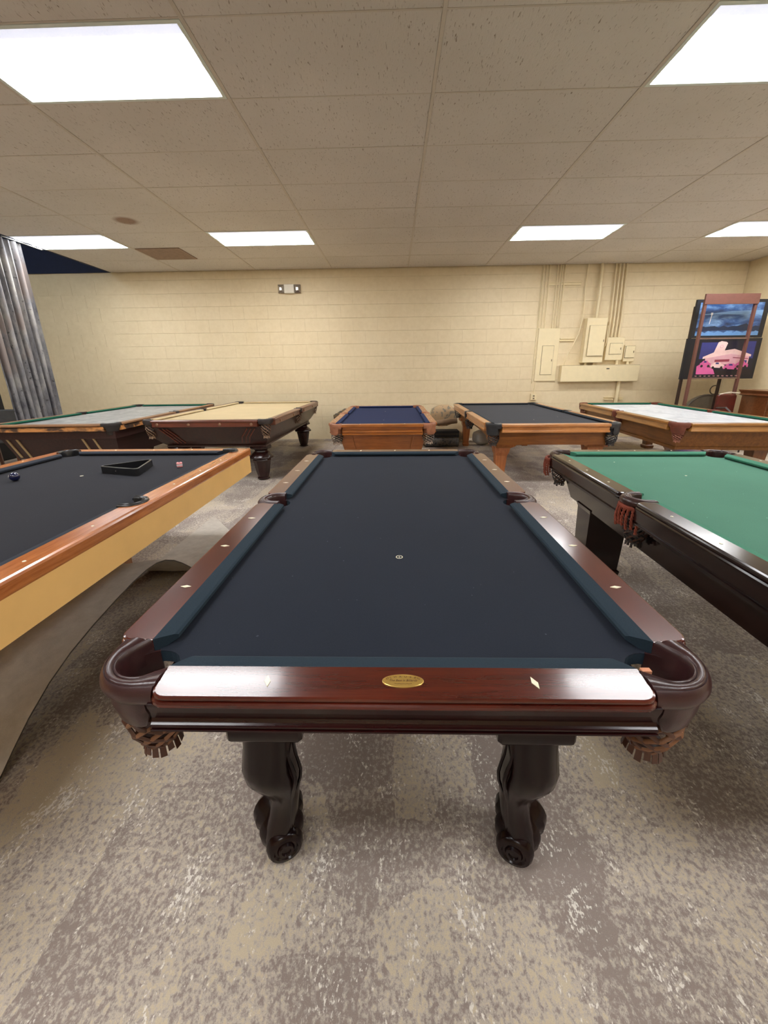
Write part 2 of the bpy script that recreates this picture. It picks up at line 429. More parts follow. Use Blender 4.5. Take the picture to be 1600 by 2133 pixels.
def rim_path(r, side, e, n=9):
    if not side:
        q = rim_shift(r, side); w_ = max(0, min(1, (.106-r)/.046)); a_ = 22*w_
        end = lerp(r+q, .046+(r-.058)*.35, w_)
        return [(-end, e)]+[(x-q, y-q) for x, y in arc((0, 0), r, 180-a_, 270+a_, n+3)]+[(e, -end)]
    return rim_path0(r, side, e, n)
def rim_path0(r, side, e, n=9):
    """outline at radius r, open towards +x+y (corner) or +x (side)"""
    if side: return [(e, r)]+arc((0, 0), r, 90, 270, n+3)+[(e, -r)]
    return [(-r, e)]+arc((0, 0), r, 180, 270, n)+[(e, -r)]
def to(sx, sy, c, side):
    """map canonical pocket coordinates to the table"""
    return (lambda x, y: (c[0]+(x if sx < 0 else -x), c[1]+(y if sy < 0 else -y)))
def net(parent, c, zt, z1, r0, r1, mat, mat2, n=7, rs=.0055, fringe=True, name='pocket_net', squash=1):
    mb = MB(); H = zt-z1
    def P(a, t):
        r = lerp(r0, r1, t**1.6)+.012*math.sin(PI*t)
        return (c[0]+r*math.cos(a), c[1]+r*math.sin(a), zt-H*t)
    for k in range(n):
        for s in (1, -1):
            mb.cur = 0 if s > 0 else 1
            mb.tube([P(2*PI*k/n+s*t*2.0/6*PI*.55, t/6) for t in range(7)], rs, 5, flat=.6)
    mb.cur = 0
    mb.tube([P(2*PI*k/12, .0) for k in range(13)], rs*1.3, 5)
    o = mb.build(name, [mat, mat2], parent, smooth=60)
    if fringe:
        mb = MB()
        mb.lathe([(r1*1.02, z1+.012), (r1*1.1, z1+.004), (r1*.9, z1-.006), (r1*.3, z1-.008)], (c[0], c[1], 0), 16)
        m = 15
        for k in range(m):
            a0, a1 = 2*PI*(k+.08)/m, 2*PI*(k+.86)/m; L = .020+.006*math.sin(k*2.3)
            ri, ro = r1*1.0, r1*1.16
            mb.loft([[(c[0]+r*math.cos(a), c[1]+r*math.sin(a), z) for r, a, z in ((ri, a0, z1+.008), (ri, a1, z1+.008), (ri+.002, a1, z1+.008), (ri+.002, a0, z1+.008))],
                     [(c[0]+r*math.cos(a), c[1]+r*math.sin(a), z) for r, a, z in ((ro, a0, z1-L), (ro, a1, z1-L), (ro+.002, a1, z1-L), (ro+.002, a0, z1-L))]])
        f = mb.build('pocket_fringe', mat, o); return o
    return o
def pocket(parent, style, sx, sy, c, zt, mat, side, e=.05, skirt=None, skirt_span=(178, 272), scale=1.0, nets=None, liner=None):
    m = to(sx, sy if sy else -1, c, side); mb = MB()
    prof = [(r*scale, z*scale if z > -.05 else z) for r, z in RIM[style]]
    paths = [rim_path(r, side, e) for r, _ in prof]; n = len(paths[0])
    rings = [[m(*paths[j][k])+(zt+prof[j][1],) for j in range(len(prof))] for k in range(n)]
    mb.loft(rings)
    o = mb.build('pocket', mat, parent, smooth=50)
    # cup wall below the rim
    q_ = rim_shift(.058, side); mb = MB(); rr = .0595*scale; a = (60, 300) if side else (100, 350)
    pin = arc((-q_, -q_), rr, a[0], a[1], 14); pout = arc((-q_, -q_), rr+.006, a[0], a[1], 14)
    ring = [m(*p) for p in pin+pout[::-1]]
    mb.prism(ring, zt-.14, zt-.03); mb.build('pocket_cup', liner or mat, o, smooth=50)
    if skirt:
        mb = MB(); a0, a1 = skirt_span; N = 14; ro = (.113 if style != 'boxy' else .116)*scale
        rings = []
        for k in range(N+1):
            t = k/N; a = math.radians(lerp(a0, a1, t)); ed = min(t, 1-t)*N
            low = zt-skirt+(.03*(1-ed/1.6)**2 if ed < 1.6 else 0)
            def pt(r, z): return m(r*math.cos(a), r*math.sin(a))+(z,)
            rings.append([pt(ro, zt-.028), pt(ro-.003, lerp(zt-.03, low, .5)), pt(ro-.010, low+.008), pt(ro-.015, low), pt(ro-.019, low+.006), pt(ro-.013, zt-.03)])
        mb.loft(rings); mb.build('leather_shield', mat, o, smooth=50)
    if nets:
        z0, z1, r0, r1, ma, mc = nets
        cc = m(-.022 if not side else -.008, -.022 if not side else 0)
        net(o, cc, z0, z1, r0, r1, ma, mc, n=7)
    return o
def rail_poly(L, w, r0, r1):
    """plan outline of a wooden rail: inner joint at t=0, outer at t=w, rounded outer corners; returns points (s,t) with outward normals"""
    pts = [((-L/2, 0), (0, 0))]
    for k in range(6 if r0 > .004 else 1):
        a = 180-90*k/5 if r0 > .004 else 135
        ca, sa = math.cos(math.radians(a)), math.sin(math.radians(a))
        pts.append(((-L/2+r0+r0*ca, w-r0+r0*sa), (ca, sa)))
    for k in range(6 if r1 > .004 else 1):
        a = 90-90*k/5 if r1 > .004 else 45
        ca, sa = math.cos(math.radians(a)), math.sin(math.radians(a))
        pts.append(((L/2-r1+r1*ca, w-r1+r1*sa), (ca, sa)))
    pts.append(((L/2, 0), (0, 0))); return pts
def pool_table(name, label, loc, rz, W, L, o):
    """W, L outer size at the rails; o = options"""
    g = o.get
    T = empty(name, (loc[0], loc[1], 0), rz); tag(T, label, 'pool table', g('group'))
    zt = g('z', .80); d = g('d', .135); jw = g('jw', .045)          # nose to outer edge, nose to joint
    hw, hl = W/2-d, L/2-d                                           # nose lines
    ww = d-jw
    co = g('cend', .045); so = g('send', .075)                      # rail ends from the nose corner / from the side pocket
    zb = zt-.032
    pc = g('pcorner', .018)
    # bed
    HW, HL = hw+.035, hl+.035; pr = .062; ps = .05
    poly = []
    def corner(sx, sy):
        c = (sx*(hw+pc), sy*(hl+pc)); q = math.degrees(math.asin((.035-pc)/pr))
        pts = arc((0, 0), pr, 90+q, -q, 8)
        pts = [(c[0]-sx*x, c[1]-sy*y) for x, y in pts]
        return pts if sx*sy > 0 else pts[::-1]
    def sidep(sx):
        q = math.degrees(math.acos((ps-.035)/.058))
        return [(sx*(hw+ps)-sx*.058*math.cos(math.radians(a)), .058*math.sin(math.radians(a))) for a in ([lerp(-q, q, k/8) for k in range(9)] if sx > 0 else [lerp(q, -q, k/8) for k in range(9)])]
    # walk counter-clockwise from lower right
    def seq(sx, sy, first_from):
        c = corner(sx, sy); 
        return c if (Vector(c[0])-Vector(first_from)).length < (Vector(c[-1])-Vector(first_from)).length else c[::-1]
    cur = (0, -HL); 
    for nxt in (('c', 1, -1), ('s', 1), ('c', 1, 1), ('c', -1, 1), ('s', -1), ('c', -1, -1)):
        pts = seq(nxt[1], nxt[2], cur) if nxt[0] == 'c' else sidep(nxt[1])
        if nxt[0] == 's' and (Vector(pts[0])-Vector(cur)).length > (Vector(pts[-1])-Vector(cur)).length: pts = pts[::-1]
        poly += pts; cur = pts[-1]
    mb = MB(); mb.prism(poly, zb-.03, zb-.001); mb.build('slate_bed', g('cushion') if g('cloth') else MAT['slate'], T)
    mb = MB(); mb.prism(poly, zb-.001, zb+.001); mb.build('bed_cloth' if g('cloth') else 'slate_surface', g('cloth') or g('bedmat'), T)
    # rails
    RP = g('rail'); AP = g('apron'); rad = g('round', .03); sym = g('sights', True)
    def rail(kind, sx, sy):
        # frame: origin on the joint line, s along, t outwards
        if kind == 'end':
            Lr = 2*hw-2*co; org = Vector((0, sy*(hl+jw))); S_ = Vector((1, 0)); T_ = Vector((0, sy)); r0 = r1 = rad; c0 = c1 = .035
        else:
            y0, y1 = so, hl-co; Lr = y1-y0; org = Vector((sx*(hw+jw), sy*(y0+y1)/2)); S_ = Vector((0, sy)); T_ = Vector((sx, 0)); r0, r1 = (rad, rad); c0, c1 = .010, .035
        if g('mitre'): # wood runs on round the pockets
            r0 = r1 = 0
        def W2(s, t, z): q = org+S_*s+T_*t; return (q.x, q.y, z)
        mats = g('wood'); mt = mats[0] if kind == 'end' else mats[1]
        mb = MB()
        if g('mitre'):
            ex = co+jw+.012
            if kind == 'end':
                a = Lr/2; pp = arc((-(hw+pc), -(pc-jw)*-1*-1), 0, 0, 0, 1)
                # outer edge reaches the table corner; bite around both corner pockets
                c1_ = (-(hw+pc), -(jw-pc)); R = .066
                left = [(c1_[0]+R*math.cos(math.radians(q)), c1_[1]+R*math.sin(math.radians(q))) for q in (15, 45, 80, 110, 135)]
                left = [p for p in left if p[1] > 0 or True]
                P0 = [(-hw+co, 0)]+[(x, y) for x, y in left if y > .002]+[(-W/2, ww)]
                pts = [(p, (0, 0)) for p in P0[:-1]]+[(P0[-1], (0, 1))]
                pts += [((-p[0][0], p[0][1]), (-p[1][0], p[1][1])) for p in pts[::-1]]
            else:
                R = .066; off = -(y0+y1)/2
                cs = (off, ps-jw); cc = (hl+pc+off, -(jw-pc))
                sd = [(cs[0]+R*math.cos(math.radians(q)), cs[1]+R*math.sin(math.radians(q))) for q in (90, 65, 40, 20)]
                cr = [(cc[0]-R*math.cos(math.radians(q)), cc[1]+R*math.sin(math.radians(q))) for q in (15, 45, 80, 110, 135)][::-1]
                pts = [((off, ww), (0, 1)), ((L/2+off, ww), (0, 1))]+[(p, (0, 0)) for p in cr if p[1] > .002]+[((hl-co+off, 0), (0, 0)), ((so+off, 0), (0, 0))]+[(p, (0, 0)) for p in sd[::-1] if p[1] > .002]
        else: pts = rail_poly(Lr, ww, r0, r1)
        mb.loft([[W2(p[0]+nn[0]*q, p[1]+nn[1]*q, zt+z) for p, nn in pts] for z, q in RP])
        R_ = mb.build('rail', mt, T, smooth=g('sharp', 16))
        # cushion
        mb = MB(); Lc = Lr/2; cu = g('cushion')
        cz = [(.0, .0), (-jw*.35, -.002), (-jw*.85, -.006), (-jw, -.010), (-jw*.98, -.020), (-jw*.5, -.030), (0, -.036)]
        def e_(t, c): return c*(-t/jw)
        mb.loft([[W2(-Lc+e_(t, c0), t, zt+z) for t, z in cz], [W2(Lc-e_(t, c1), t, zt+z) for t, z in cz]])
        mb.build('cushion', cu, R_)
        if sym:
            sp = 2*hl/8; mb = None
            spots = [sp*k for k in (1, 2, 3)] if kind == 'side' else [-2*hw/4, 0, 2*hw/4]
            for q in spots:
                s = q-(y0+y1)/2 if kind == 'side' else q
                if kind == 'end' and q == 0 and g('plate') and sy < 0: continue
                a, b2 = g('sight', (.0065, .0165)); tt = ww*.48
                mb = MB()
                if g('round_sights'):
                    ring = [(s+a*math.cos(2*PI*k/10), tt+a*math.sin(2*PI*k/10)) for k in range(10)]
                else:
                    k_ = .004 if kind == 'end' else 0
                    ring = [(s-a+0, tt), (s+k_, tt+b2), (s+a, tt), (s-k_, tt-b2)]
                mb.loft([[W2(x, y, zt-.001) for x, y in ring], [W2(x, y, zt+.0014) for x, y in ring]])
                mb.build('sight', MAT['ivory'], R_)
        if AP and not (g('skip_side_apron') and kind == 'side'):
            ex = g('apron_ext', .045)
            La = Lr+2*ex if kind == 'end' else Lr+2*ex
            mb = MB(); pts = [((p[0], max(p[1], ww-g('apron_depth', .09))), nn) for p, nn in rail_poly(La, ww, 0, 0)]
            sh = 0
            mb.loft([[W2(p[0]+sh, p[1]+nn[1]*q, zt+z) for p, nn in pts] for z, q in AP])
            mb.build('apron', g('apron_wood', mats)[0 if kind == 'end' else 1], T, smooth=18)
    for sy in (-1, 1):
        rail('end', 1, sy)
        for sx in (-1, 1): rail('side', sx, sy)
    # pockets
    st = g('pocket', 'leather'); pm = g('pmat'); sk = g('skirt'); nt_ = g('net'); sc = g('pscale', 1.0)
    for sx in (-1, 1):
        for sy in (-1, 1):
            cc = (sx*hw, sy*hl)
            pocket(T, st, sx, sy, cc, zt, pm, False, e=co, skirt=sk, skirt_span=g('skirt_span', (178, 272)), scale=sc, nets=nt_, liner=g('liner'))
        pocket(T, st, sx, 0, (sx*(hw+ps), 0), zt, pm, True, e=.02, skirt=(sk*.8 if sk else None), skirt_span=(120, 240), scale=g('side_scale', .86), nets=nt_, liner=g('liner'))
    return T, hw, hl

WO = lambda n, dk, lt, **k: (wood(n, dk, lt, axis='x', **k), wood(n, dk, lt, axis='y', **k))
MAT = {'slate': plain('slate_edge', rgb(96, 96, 98), .7), 'ivory': plain('ivory_inlay', rgb(240, 234, 205), .3, var=.04)}
mahog = WO('mahogany', rgb(60, 18, 12), rgb(98, 36, 20), rough=.2, coat=.25, coatr=.1)
mahogd = WO('dark_mahogany', rgb(24, 8, 9), rgb(48, 15, 14), rough=.17, coat=0, spec=.32)
mahogz = wood('leg_mahogany', rgb(18, 6, 7), rgb(32, 11, 11), rough=.22, axis='z', coat=0, spec=.3)
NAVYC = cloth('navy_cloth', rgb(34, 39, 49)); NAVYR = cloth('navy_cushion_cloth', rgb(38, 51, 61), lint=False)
LEA = leather('oxblood_leather', rgb(58, 33, 33), .3)
LAC = leather('brown_lace_leather', rgb(74, 42, 28), .4); LAC2 = leather('tan_lace_leather', rgb(120, 80, 52), .45)

# ---------------- table 1: the navy table in front
r1 = [(0, -.005), (-.0015, -.001), (-.004, 0), (-.007, 0), (-.008, -.003), (-.011, -.003), (-.012, .001), (-.015, .004), (-.020, .005), (-.024, .003), (-.027, -.004), (-.03, -.03)]
a1 = [(-.025, -.030), (-.027, -.012), (-.036, -.013), (-.055, -.022), (-.068, -.023), (-.075, -.018), (-.078, -.012), (-.079, -.008), (-.083, -.008), (-.084, -.012), (-.087, -.012), (-.088, -.006), (-.092, -.006), (-.093, -.010), (-.096, -.012), (-.10, -.03)]
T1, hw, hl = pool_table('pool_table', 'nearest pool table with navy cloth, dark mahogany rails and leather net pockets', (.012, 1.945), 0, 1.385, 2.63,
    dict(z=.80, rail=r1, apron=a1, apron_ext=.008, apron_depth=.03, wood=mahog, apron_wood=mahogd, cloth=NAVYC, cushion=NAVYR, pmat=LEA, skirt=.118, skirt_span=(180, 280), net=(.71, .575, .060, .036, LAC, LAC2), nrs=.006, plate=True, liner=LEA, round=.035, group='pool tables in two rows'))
mb = MB(); mb.box(-.56, .56, -1.17, 1.17, .575, .735); mb.build('cabinet', mahogd[1], T1)
def scroll_leg(parent, x, y, sx, sy):
    """canonical leg is the front left one; sx, sy = -1 there"""
    fx = -sx; fy = -sy                                # mirror factors relative to front-left
    def q(px, py, pz): return (x+px*fx, y+py*fy, pz)
    pl = MB(); pl.rbox(x-.096, x+.096, y-.10, y+.10, .526, .582, .013)
    P_ = pl.build('leg_plinth', mahogz, None, smooth=35); P_.parent = parent
    mb = MB(); prof = [(.53, -.02, 0, .070, .074), (.45, -.023, 0, .070, .076), (.40, -.028, -.002, .069, .078), (.37, -.030, -.004, .070, .079), (.335, -.026, -.004, .070, .076), (.30, -.016, 0, .062, .066), (.267, -.006, .006, .051, .056), (.235, -.001, .010, .045, .05), (.20, -.003, .012, .043, .048), (.16, -.009, .012, .043, .05), (.12, -.018, .010, .046, .055), (.08, -.028, .008, .046, .055), (.04, -.035, .006, .040, .05), (.004, -.038, .004, .03, .04)]
    rings = []
    for z, cx, cy, rx, ry in prof:
        ring = []
        for k in range(24):
            a = 2*PI*k/24; c, s_ = math.cos(a), math.sin(a)
            f = 1+.05*math.cos(4*a+PI)+.05*max(0, math.sin(6*a+z*14))*(1 if z < .42 else .2)
            ring.append(q(cx+rx*c*f, cy+ry*s_*f, z))
        rings.append(ring)
    mb.loft(rings)
    leg = mb.build('leg', mahogz, parent, smooth=60)
    # scroll volute: spiral disc stack along a slanting axis
    mb = MB(); ax = Vector((.42, -.9, 0)).normalized(); sd = Vector((.9, .42, 0)).normalized()
    base = Vector((-.045, .055, 0))
    prof = [(.135, .0, .004, .055), (.135, .0, .012, .055), (.139, 0, .014, .055), (.139, 0, .022, .055), (.131, 0, .026, .055), (.131, 0, .032, .055), (.136, 0, .036, .055), (.134, 0, .046, .055), (.126, 0, .052, .056), (.112, 0, .055, .058), (.104, 0, .048, .056), (.096, 0, .052, .06), (.086, 0, .064, .068), (.070, 0, .068, .072), (.062, 0, .058, .070), (.052, 0, .06, .072), (.04, 0, .074, .08), (.016, 0, .078, .086), (.004, 0, .070, .086), (0, 0, .03, .086)]
    rings = []
    for t, _, r, cz in prof:
        c = base+ax*(t-.02)
        rings.append([q(*(c+sd*r*math.cos(2*PI*k/24)+Vector((0, 0, max(r, cz)+.001+r*math.sin(2*PI*k/24))))) for k in range(24)])
    mb.loft(rings); mb.build('scroll_foot', mahogz, leg, smooth=40)
    mb = MB()                                          # carved ribs down the inner flank
    for dx, dy, r in ((.046, -.040, .0055), (.056, -.018, .004)):
        path = []
        for k in range(12):
            t = k/11; z = lerp(.47, .12, t)
            i = [z_ for z_, *_ in [(p[0],) for p in [(.53,), (.45,), (.37,), (.30,), (.235,), (.16,), (.12,)]]]
            cxx = -.022+.024*math.sin(PI*min(1, max(0, (.40-z)/.26))) ; sc_ = 1.12 if z > .33 else lerp(.74, 1.12, max(0, (z-.24)/.09)) if z > .24 else .74
            path.append(q(cxx+dx*sc_+.008*math.sin(t*7), .004+dy*sc_, z))
        mb.tube(path, [r*(.4+.9*math.sin(PI*(k+.6)/12.2)) for k in range(12)], 6)
    mb.build('leg_carving', mahogz, leg, smooth=60)
for sx in (-1, 1):
    for sy in (-1, 1): scroll_leg(T1, sx*.34, sy*1.085, sx, sy)
# nameplate on the front rail
BRASS = plain('brass_plate', rgb(206, 170, 92), .32, metal=.75, var=.08); INK = plain('engraved_brown', rgb(120, 86, 40), .6)
def oval(rx, ry, z, n=40): return [(rx*math.cos(2*PI*k/n), ry*math.sin(2*PI*k/n), z) for k in range(n)]
py_ = -1.315+.046
mb = MB(); mb.loft([oval(.0435, .0185, -.001), oval(.0435, .0185, .0015), oval(.0425, .0175, .0022), oval(.0405, .0158, .0022), oval(.0400, .0153, .0014)], cap=True)
plate = mb.build('nameplate', BRASS, T1, smooth=30); plate.location = (.006, py_+.003, .80); plate['label'] = 'oval brass nameplate'
def text_mesh(s, size, shear=0):
    cu = bpy.data.curves.new('t', 'FONT'); cu.body = s; cu.size = size; cu.extrude = .0002; cu.shear = shear; cu.resolution_u = 2
    cu.align_x = 'CENTER'; cu.align_y = 'CENTER'
    ob = bpy.data.objects.new('t', cu); COL.objects.link(ob)
    dg = bpy.context.evaluated_depsgraph_get(); me = bpy.data.meshes.new_from_object(ob.evaluated_get(dg))
    bpy.data.objects.remove(ob); return me
def text_into(bm, s, size, mat4, shear=0):
    me = text_mesh(s, size, shear); me.transform(mat4); bm.from_mesh(me)
bm = bmesh.new()
word = 'OLHAUSEN'
for i, ch in enumerate(word):
    t = (i-(len(word)-1)/2)/((len(word)-1)/2); a = math.radians(90-t*58)
    text_into(bm, ch, .0078, Matrix.Translation((.0385*math.cos(a)*1.0, .0115*math.sin(a)-.0005, .0018))@Matrix.Rotation(-t*.55, 4, 'Z')@Matrix.Diagonal((1.15, .8, 1, 1)))
text_into(bm, 'The Best in Billiards', .0076, Matrix.Translation((0, .0005, .0018))@Matrix.Diagonal((.95, 1, 1, 1)), .35)
me = bpy.data.meshes.new('lettering'); bm.to_mesh(me); bm.free(); me.materials.append(INK)
lt = bpy.data.objects.new('lettering', me); COL.objects.link(lt); lt.parent = plate
mb = MB(); mb.tube([(-.018+.036*k/40, -.0082+.0009*math.sin(k*1.9)+.0004*math.sin(k*.7), .0018) for k in range(41)], .00035, 4); mb.build('script_line', INK, plate)
# ringed foot spot
def ring_spot(parent, x, y, z, r, ring=True, mat=None):
    mat = mat or MAT['ivory']; mb = MB()
    mb.lathe([(r*.22, 0), (r*.22, .0006)], (x, y, z), 10)
    if ring:
        mb.cur = 0; N = 28
        for k in range(N):
            a0, a1 = 2*PI*k/N, 2*PI*(k+1)/N
            pts = [(x+q*math.cos(a), y+q*math.sin(a)) for q, a in ((r*.82, a0), (r, a0), (r, a1), (r*.82, a1))]
            mb.prism(pts, z, z+.0006)
    return mb.build('foot_spot', mat, parent)
ring_spot(T1, .008, 1.323-1.945, .7695, .0125)
# two light patches of bare wood by the right corner pocket and a pale stick inside it
mb = MB(); mb.box(.535, .556, -1.212, -1.200, .772, .782); mb.build('bare_wood_block', plain('raw_wood', rgb(206, 140, 104), .7), T1)

# ---------------- table 2: left, black cloth, orange rails, plywood side panels
ORG = WO('orange_oak', rgb(150, 78, 32), rgb(204, 126, 62), rough=.25, coat=.3, blotch=.3)
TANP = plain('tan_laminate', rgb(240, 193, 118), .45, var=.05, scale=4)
BLKC = cloth('black_cloth', rgb(37, 38, 44)); BLKP = plain('black_plastic', rgb(26, 26, 28), .3, spec=.6)
r2 = [(0, -.014), (-.004, -.005), (-.012, 0), (-.05, 0), (-.058, -.004), (-.06, -.03)]
T2, hw2, hl2 = pool_table('pool_table', 'left pool table with black cloth, orange wood rails and plain tan side panels', (-2.045, 1.89), 0, 1.62, 2.95,
    dict(z=.80, d=.15, rail=r2, mitre=True, wood=ORG, cloth=BLKC, cushion=cloth('black_cushion_cloth', rgb(44, 48, 56), lint=False), pocket='plastic', pmat=BLKP, pcorner=.02, side_scale=1.0, sight=(.006, .006), round_sights=True, group='pool tables in two rows'))
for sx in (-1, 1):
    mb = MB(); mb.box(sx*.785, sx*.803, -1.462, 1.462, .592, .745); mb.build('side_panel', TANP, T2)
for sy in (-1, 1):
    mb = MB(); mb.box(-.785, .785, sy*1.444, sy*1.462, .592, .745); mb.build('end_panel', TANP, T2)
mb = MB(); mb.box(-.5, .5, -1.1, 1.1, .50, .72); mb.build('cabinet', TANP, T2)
for sy in (-1, 1):
    for sx in (0,):
        mb = MB(); x, y = 0, sy*.62
        mb.loft([[(x-a, y-a, z), (x+a, y-a, z), (x+a, y+a, z), (x-a, y+a, z)] for z, a in ((0, .13), (.04, .13), (.05, .11), (.50, .11))]); mb.build('pedestal', wood('tan_leg', rgb(150, 92, 44), rgb(190, 130, 76), axis='z'), T2)
ring_spot(T2, -.05, .66, .7695, .016, False)
ring_spot(T2, -.052, .655, .7695, .05, False)

# ---------------- table 3: right, green cloth
GRN = cloth('green_cloth', rgb(76, 122, 103)); GRNC = cloth('green_cushion_cloth', rgb(66, 122, 100), lint=False)
EBO = WO('espresso_wood', rgb(16, 7, 7), rgb(40, 18, 15), rough=.17, coat=.1, coatr=.1)
RED = plain('rust_cord', rgb(134, 62, 42), .8, bmp=.5); NETB = leather('black_lace', rgb(38, 30, 28), .45)
r3 = [(0, -.010), (-.003, -.003), (-.008, 0), (-.013, 0), (-.014, -.005), (-.019, -.005), (-.020, .001), (-.026, .004), (-.032, .001), (-.034, -.01)]
a3 = [(-.032, -.02), (-.034, -.010), (-.05, -.012), (-.095, -.012), (-.10, -.02), (-.104, -.02), (-.105, -.010), (-.112, -.010), (-.113, -.02), (-.12, -.03)]
T3, hw3, hl3 = pool_table('pool_table', 'right pool table with green cloth, espresso rails and rust red pocket tassels', (1.868, 1.92), -.030, 1.385, 2.54,
    dict(z=.80, rail=r3, apron=a3, apron_ext=.03, wood=EBO, cloth=GRN, cushion=GRNC, pmat=leather('dark_brown_leather', rgb(52, 30, 26), .3), net=(.69, .56, .058, .034, NETB, LAC), liner=NETB, sight=(.006, .006), round_sights=True, group='pool tables in two rows'))
mb = MB()
def rect(hx, hy, z): return [(-hx, -hy, z), (hx, -hy, z), (hx, hy, z), (-hx, hy, z)]
mb.loft([rect(.60, 1.12, .735), rect(.595, 1.11, .64), rect(.60, 1.115, .636), rect(.60, 1.115, .625), rect(.575, 1.06, .62), rect(.55, .98, .49)])
mb.build('cabinet', EBO[1], T3, smooth=30)
for sx in (-1, 1):
    for sy in (-1, 1):
        mb = MB(); x, y = sx*(.42 if sy > 0 else .33), (.74 if sy > 0 else -.96)
        mb.loft([[(x-a, y-b, z), (x+a, y-b, z), (x+a, y+b, z), (x-a, y+b, z)] for z, a, b in ((0, .13, .09), (.04, .135, .095), (.05, .12, .085), (.47, .13, .10), (.50, .14, .11))]); mb.build('leg', EBO[1], T3)
def tassel(parent, c, R, a0, a1, n, zt, L, mat):
    mb = MB()
    for k in range(n):
        a = math.radians(lerp(a0, a1, k/(n-1))); l = L*(.85+.25*random.random())
        for ph in (0, PI):
            path = []
            for i in range(22):
                t = i/21; rr = R+.010*math.sin(PI*t)+.002*math.sin(k*2+t*4)
                tw = t*l*170+ph; da = .0042
                path.append((c[0]+(rr+da*math.cos(tw))*math.cos(a)-da*math.sin(tw)*math.sin(a), c[1]+(rr+da*math.cos(tw))*math.sin(a)+da*math.sin(tw)*math.cos(a), zt-l*t))
            mb.tube(path, .0042, 5)
    ring = arc(c, R, a0-6, a1+6, 14); mb.tube([(x, y, zt) for x, y in ring], .010, 6)
    return mb.build('pocket_tassel', mat, parent, smooth=60)
pk3 = [o for o in T3.children if o.name.startswith('pocket')]
tassel(pk3[2], (-(hw3+.05), 0), .098, 125, 235, 9, .755, .115, RED)       # left side pocket
tassel(pk3[1], (-(hw3+.025), hl3+.025), .112, 110, 200, 8, .75, .13, RED)  # far left corner pocket
tassel(pk3[0], (-(hw3+.025), -(hl3+.025)), .112, 150, 250, 8, .75, .13, RED)
ring_spot(T3, -.04, .55, .7695, .03, False); ring_spot(T3, -.29, .94, .7695, .02, False)

# ---------------- table 6: small, royal navy cloth, honey wood, centre of rear row
HON = WO('honey_wood', rgb(132, 72, 24), rgb(186, 110, 44), rough=.3, coat=.3)
HONL = WO('light_honey_wood', rgb(168, 104, 62), rgb(206, 146, 98), rough=.3, coat=.4)
TANL = leather('tan_pocket_leather', rgb(158, 104, 76), .5); SILV = leather('grey_lace', rgb(150, 130, 112), .5)
r6 = [(0, -.008), (-.004, 0), (-.030, .002), (-.034, -.004), (-.036, -.02), (-.075, -.028), (-.080, -.012), (-.095, -.010), (-.098, -.02), (-.110, -.022), (-.113, -.008), (-.128, -.008), (-.13, -.03)]
T6, hw6, hl6 = pool_table('pool_table', 'rear centre pool table with bright navy cloth, honey wood and tan leather pockets', (-.135, 6.27), 0, 1.37, 2.78,
    dict(z=.80, rail=r6, wood=HON, cloth=cloth('royal_navy_cloth', rgb(27, 39, 74)), cushion=cloth('royal_navy_cushion', rgb(27, 42, 80), lint=False), pocket='boxy', pmat=TANL, skirt=.135, net=(.672, .565, .066, .05, SILV, NETB), round=.012, send=.07, sight=(.008, .008), round_sights=True, group='pool tables in two rows'))
mb = MB(); mb.loft([rect(.57, 1.28, .67), rect(.55, 1.26, .66), rect(.46, 1.14, .30), rect(.44, 1.12, .29)]); mb.build('cabinet', HON[0], T6)
for sx in (-1, 1):
    mb = MB(); mb.loft([[(sx*.40, -1.275, .655), (sx*.385, -1.275, .655), (sx*.385, -1.265, .655), (sx*.40, -1.265, .655)], [(sx*.335, -1.165, .31), (sx*.32, -1.165, .31), (sx*.32, -1.155, .31), (sx*.335, -1.155, .31)]]); mb.build('panel_stile', HON[0], T6)
    for sy in (-1, 1):
        mb = MB(); x, y = sx*.34, sy*.95; mb.loft([[(x-a, y-a, z), (x+a, y-a, z), (x+a, y+a, z), (x-a, y+a, z)] for z, a in ((0, .07), (.05, .075), (.06, .06), (.30, .085))]); mb.build('leg', HON[0], T6)
ring_spot(T6, -.0, -.67, .7695, .02, False); ring_spot(T6, -.0, .57, .7695, .02, False)

# ---------------- table 7: black cloth, light honey, black leather pockets
BLKL = leather('black_pocket_leather', rgb(44, 46, 50), .3)
r7 = [(0, -.010), (-.004, -.002), (-.010, 0), (-.030, 0), (-.034, -.006), (-.040, -.014), (-.078, -.014), (-.082, -.006), (-.100, -.004), (-.104, -.02)]
T7, hw7, hl7 = pool_table('pool_table', 'rear pool table with black cloth, light honey rails and black leather pockets', (1.965, 6.43), -.018, 1.64, 3.3,
    dict(z=.80, rail=r7, wood=WO('amber_wood', rgb(158, 94, 44), rgb(212, 148, 88), rough=.3, coat=.5), cloth=cloth('charcoal_cloth', rgb(58, 60, 66)), cushion=cloth('charcoal_cushion', rgb(30, 38, 46), lint=False), pocket='boxy', pmat=BLKL, skirt=.14, net=(.66, .545, .062, .04, NETB, BLKL), round=.012, send=.07, sights=False, pscale=1.0, group='pool tables in two rows'))
AMB = WO('amber_cabinet', rgb(118, 66, 20), rgb(160, 98, 36), rough=.4, coat=.3)
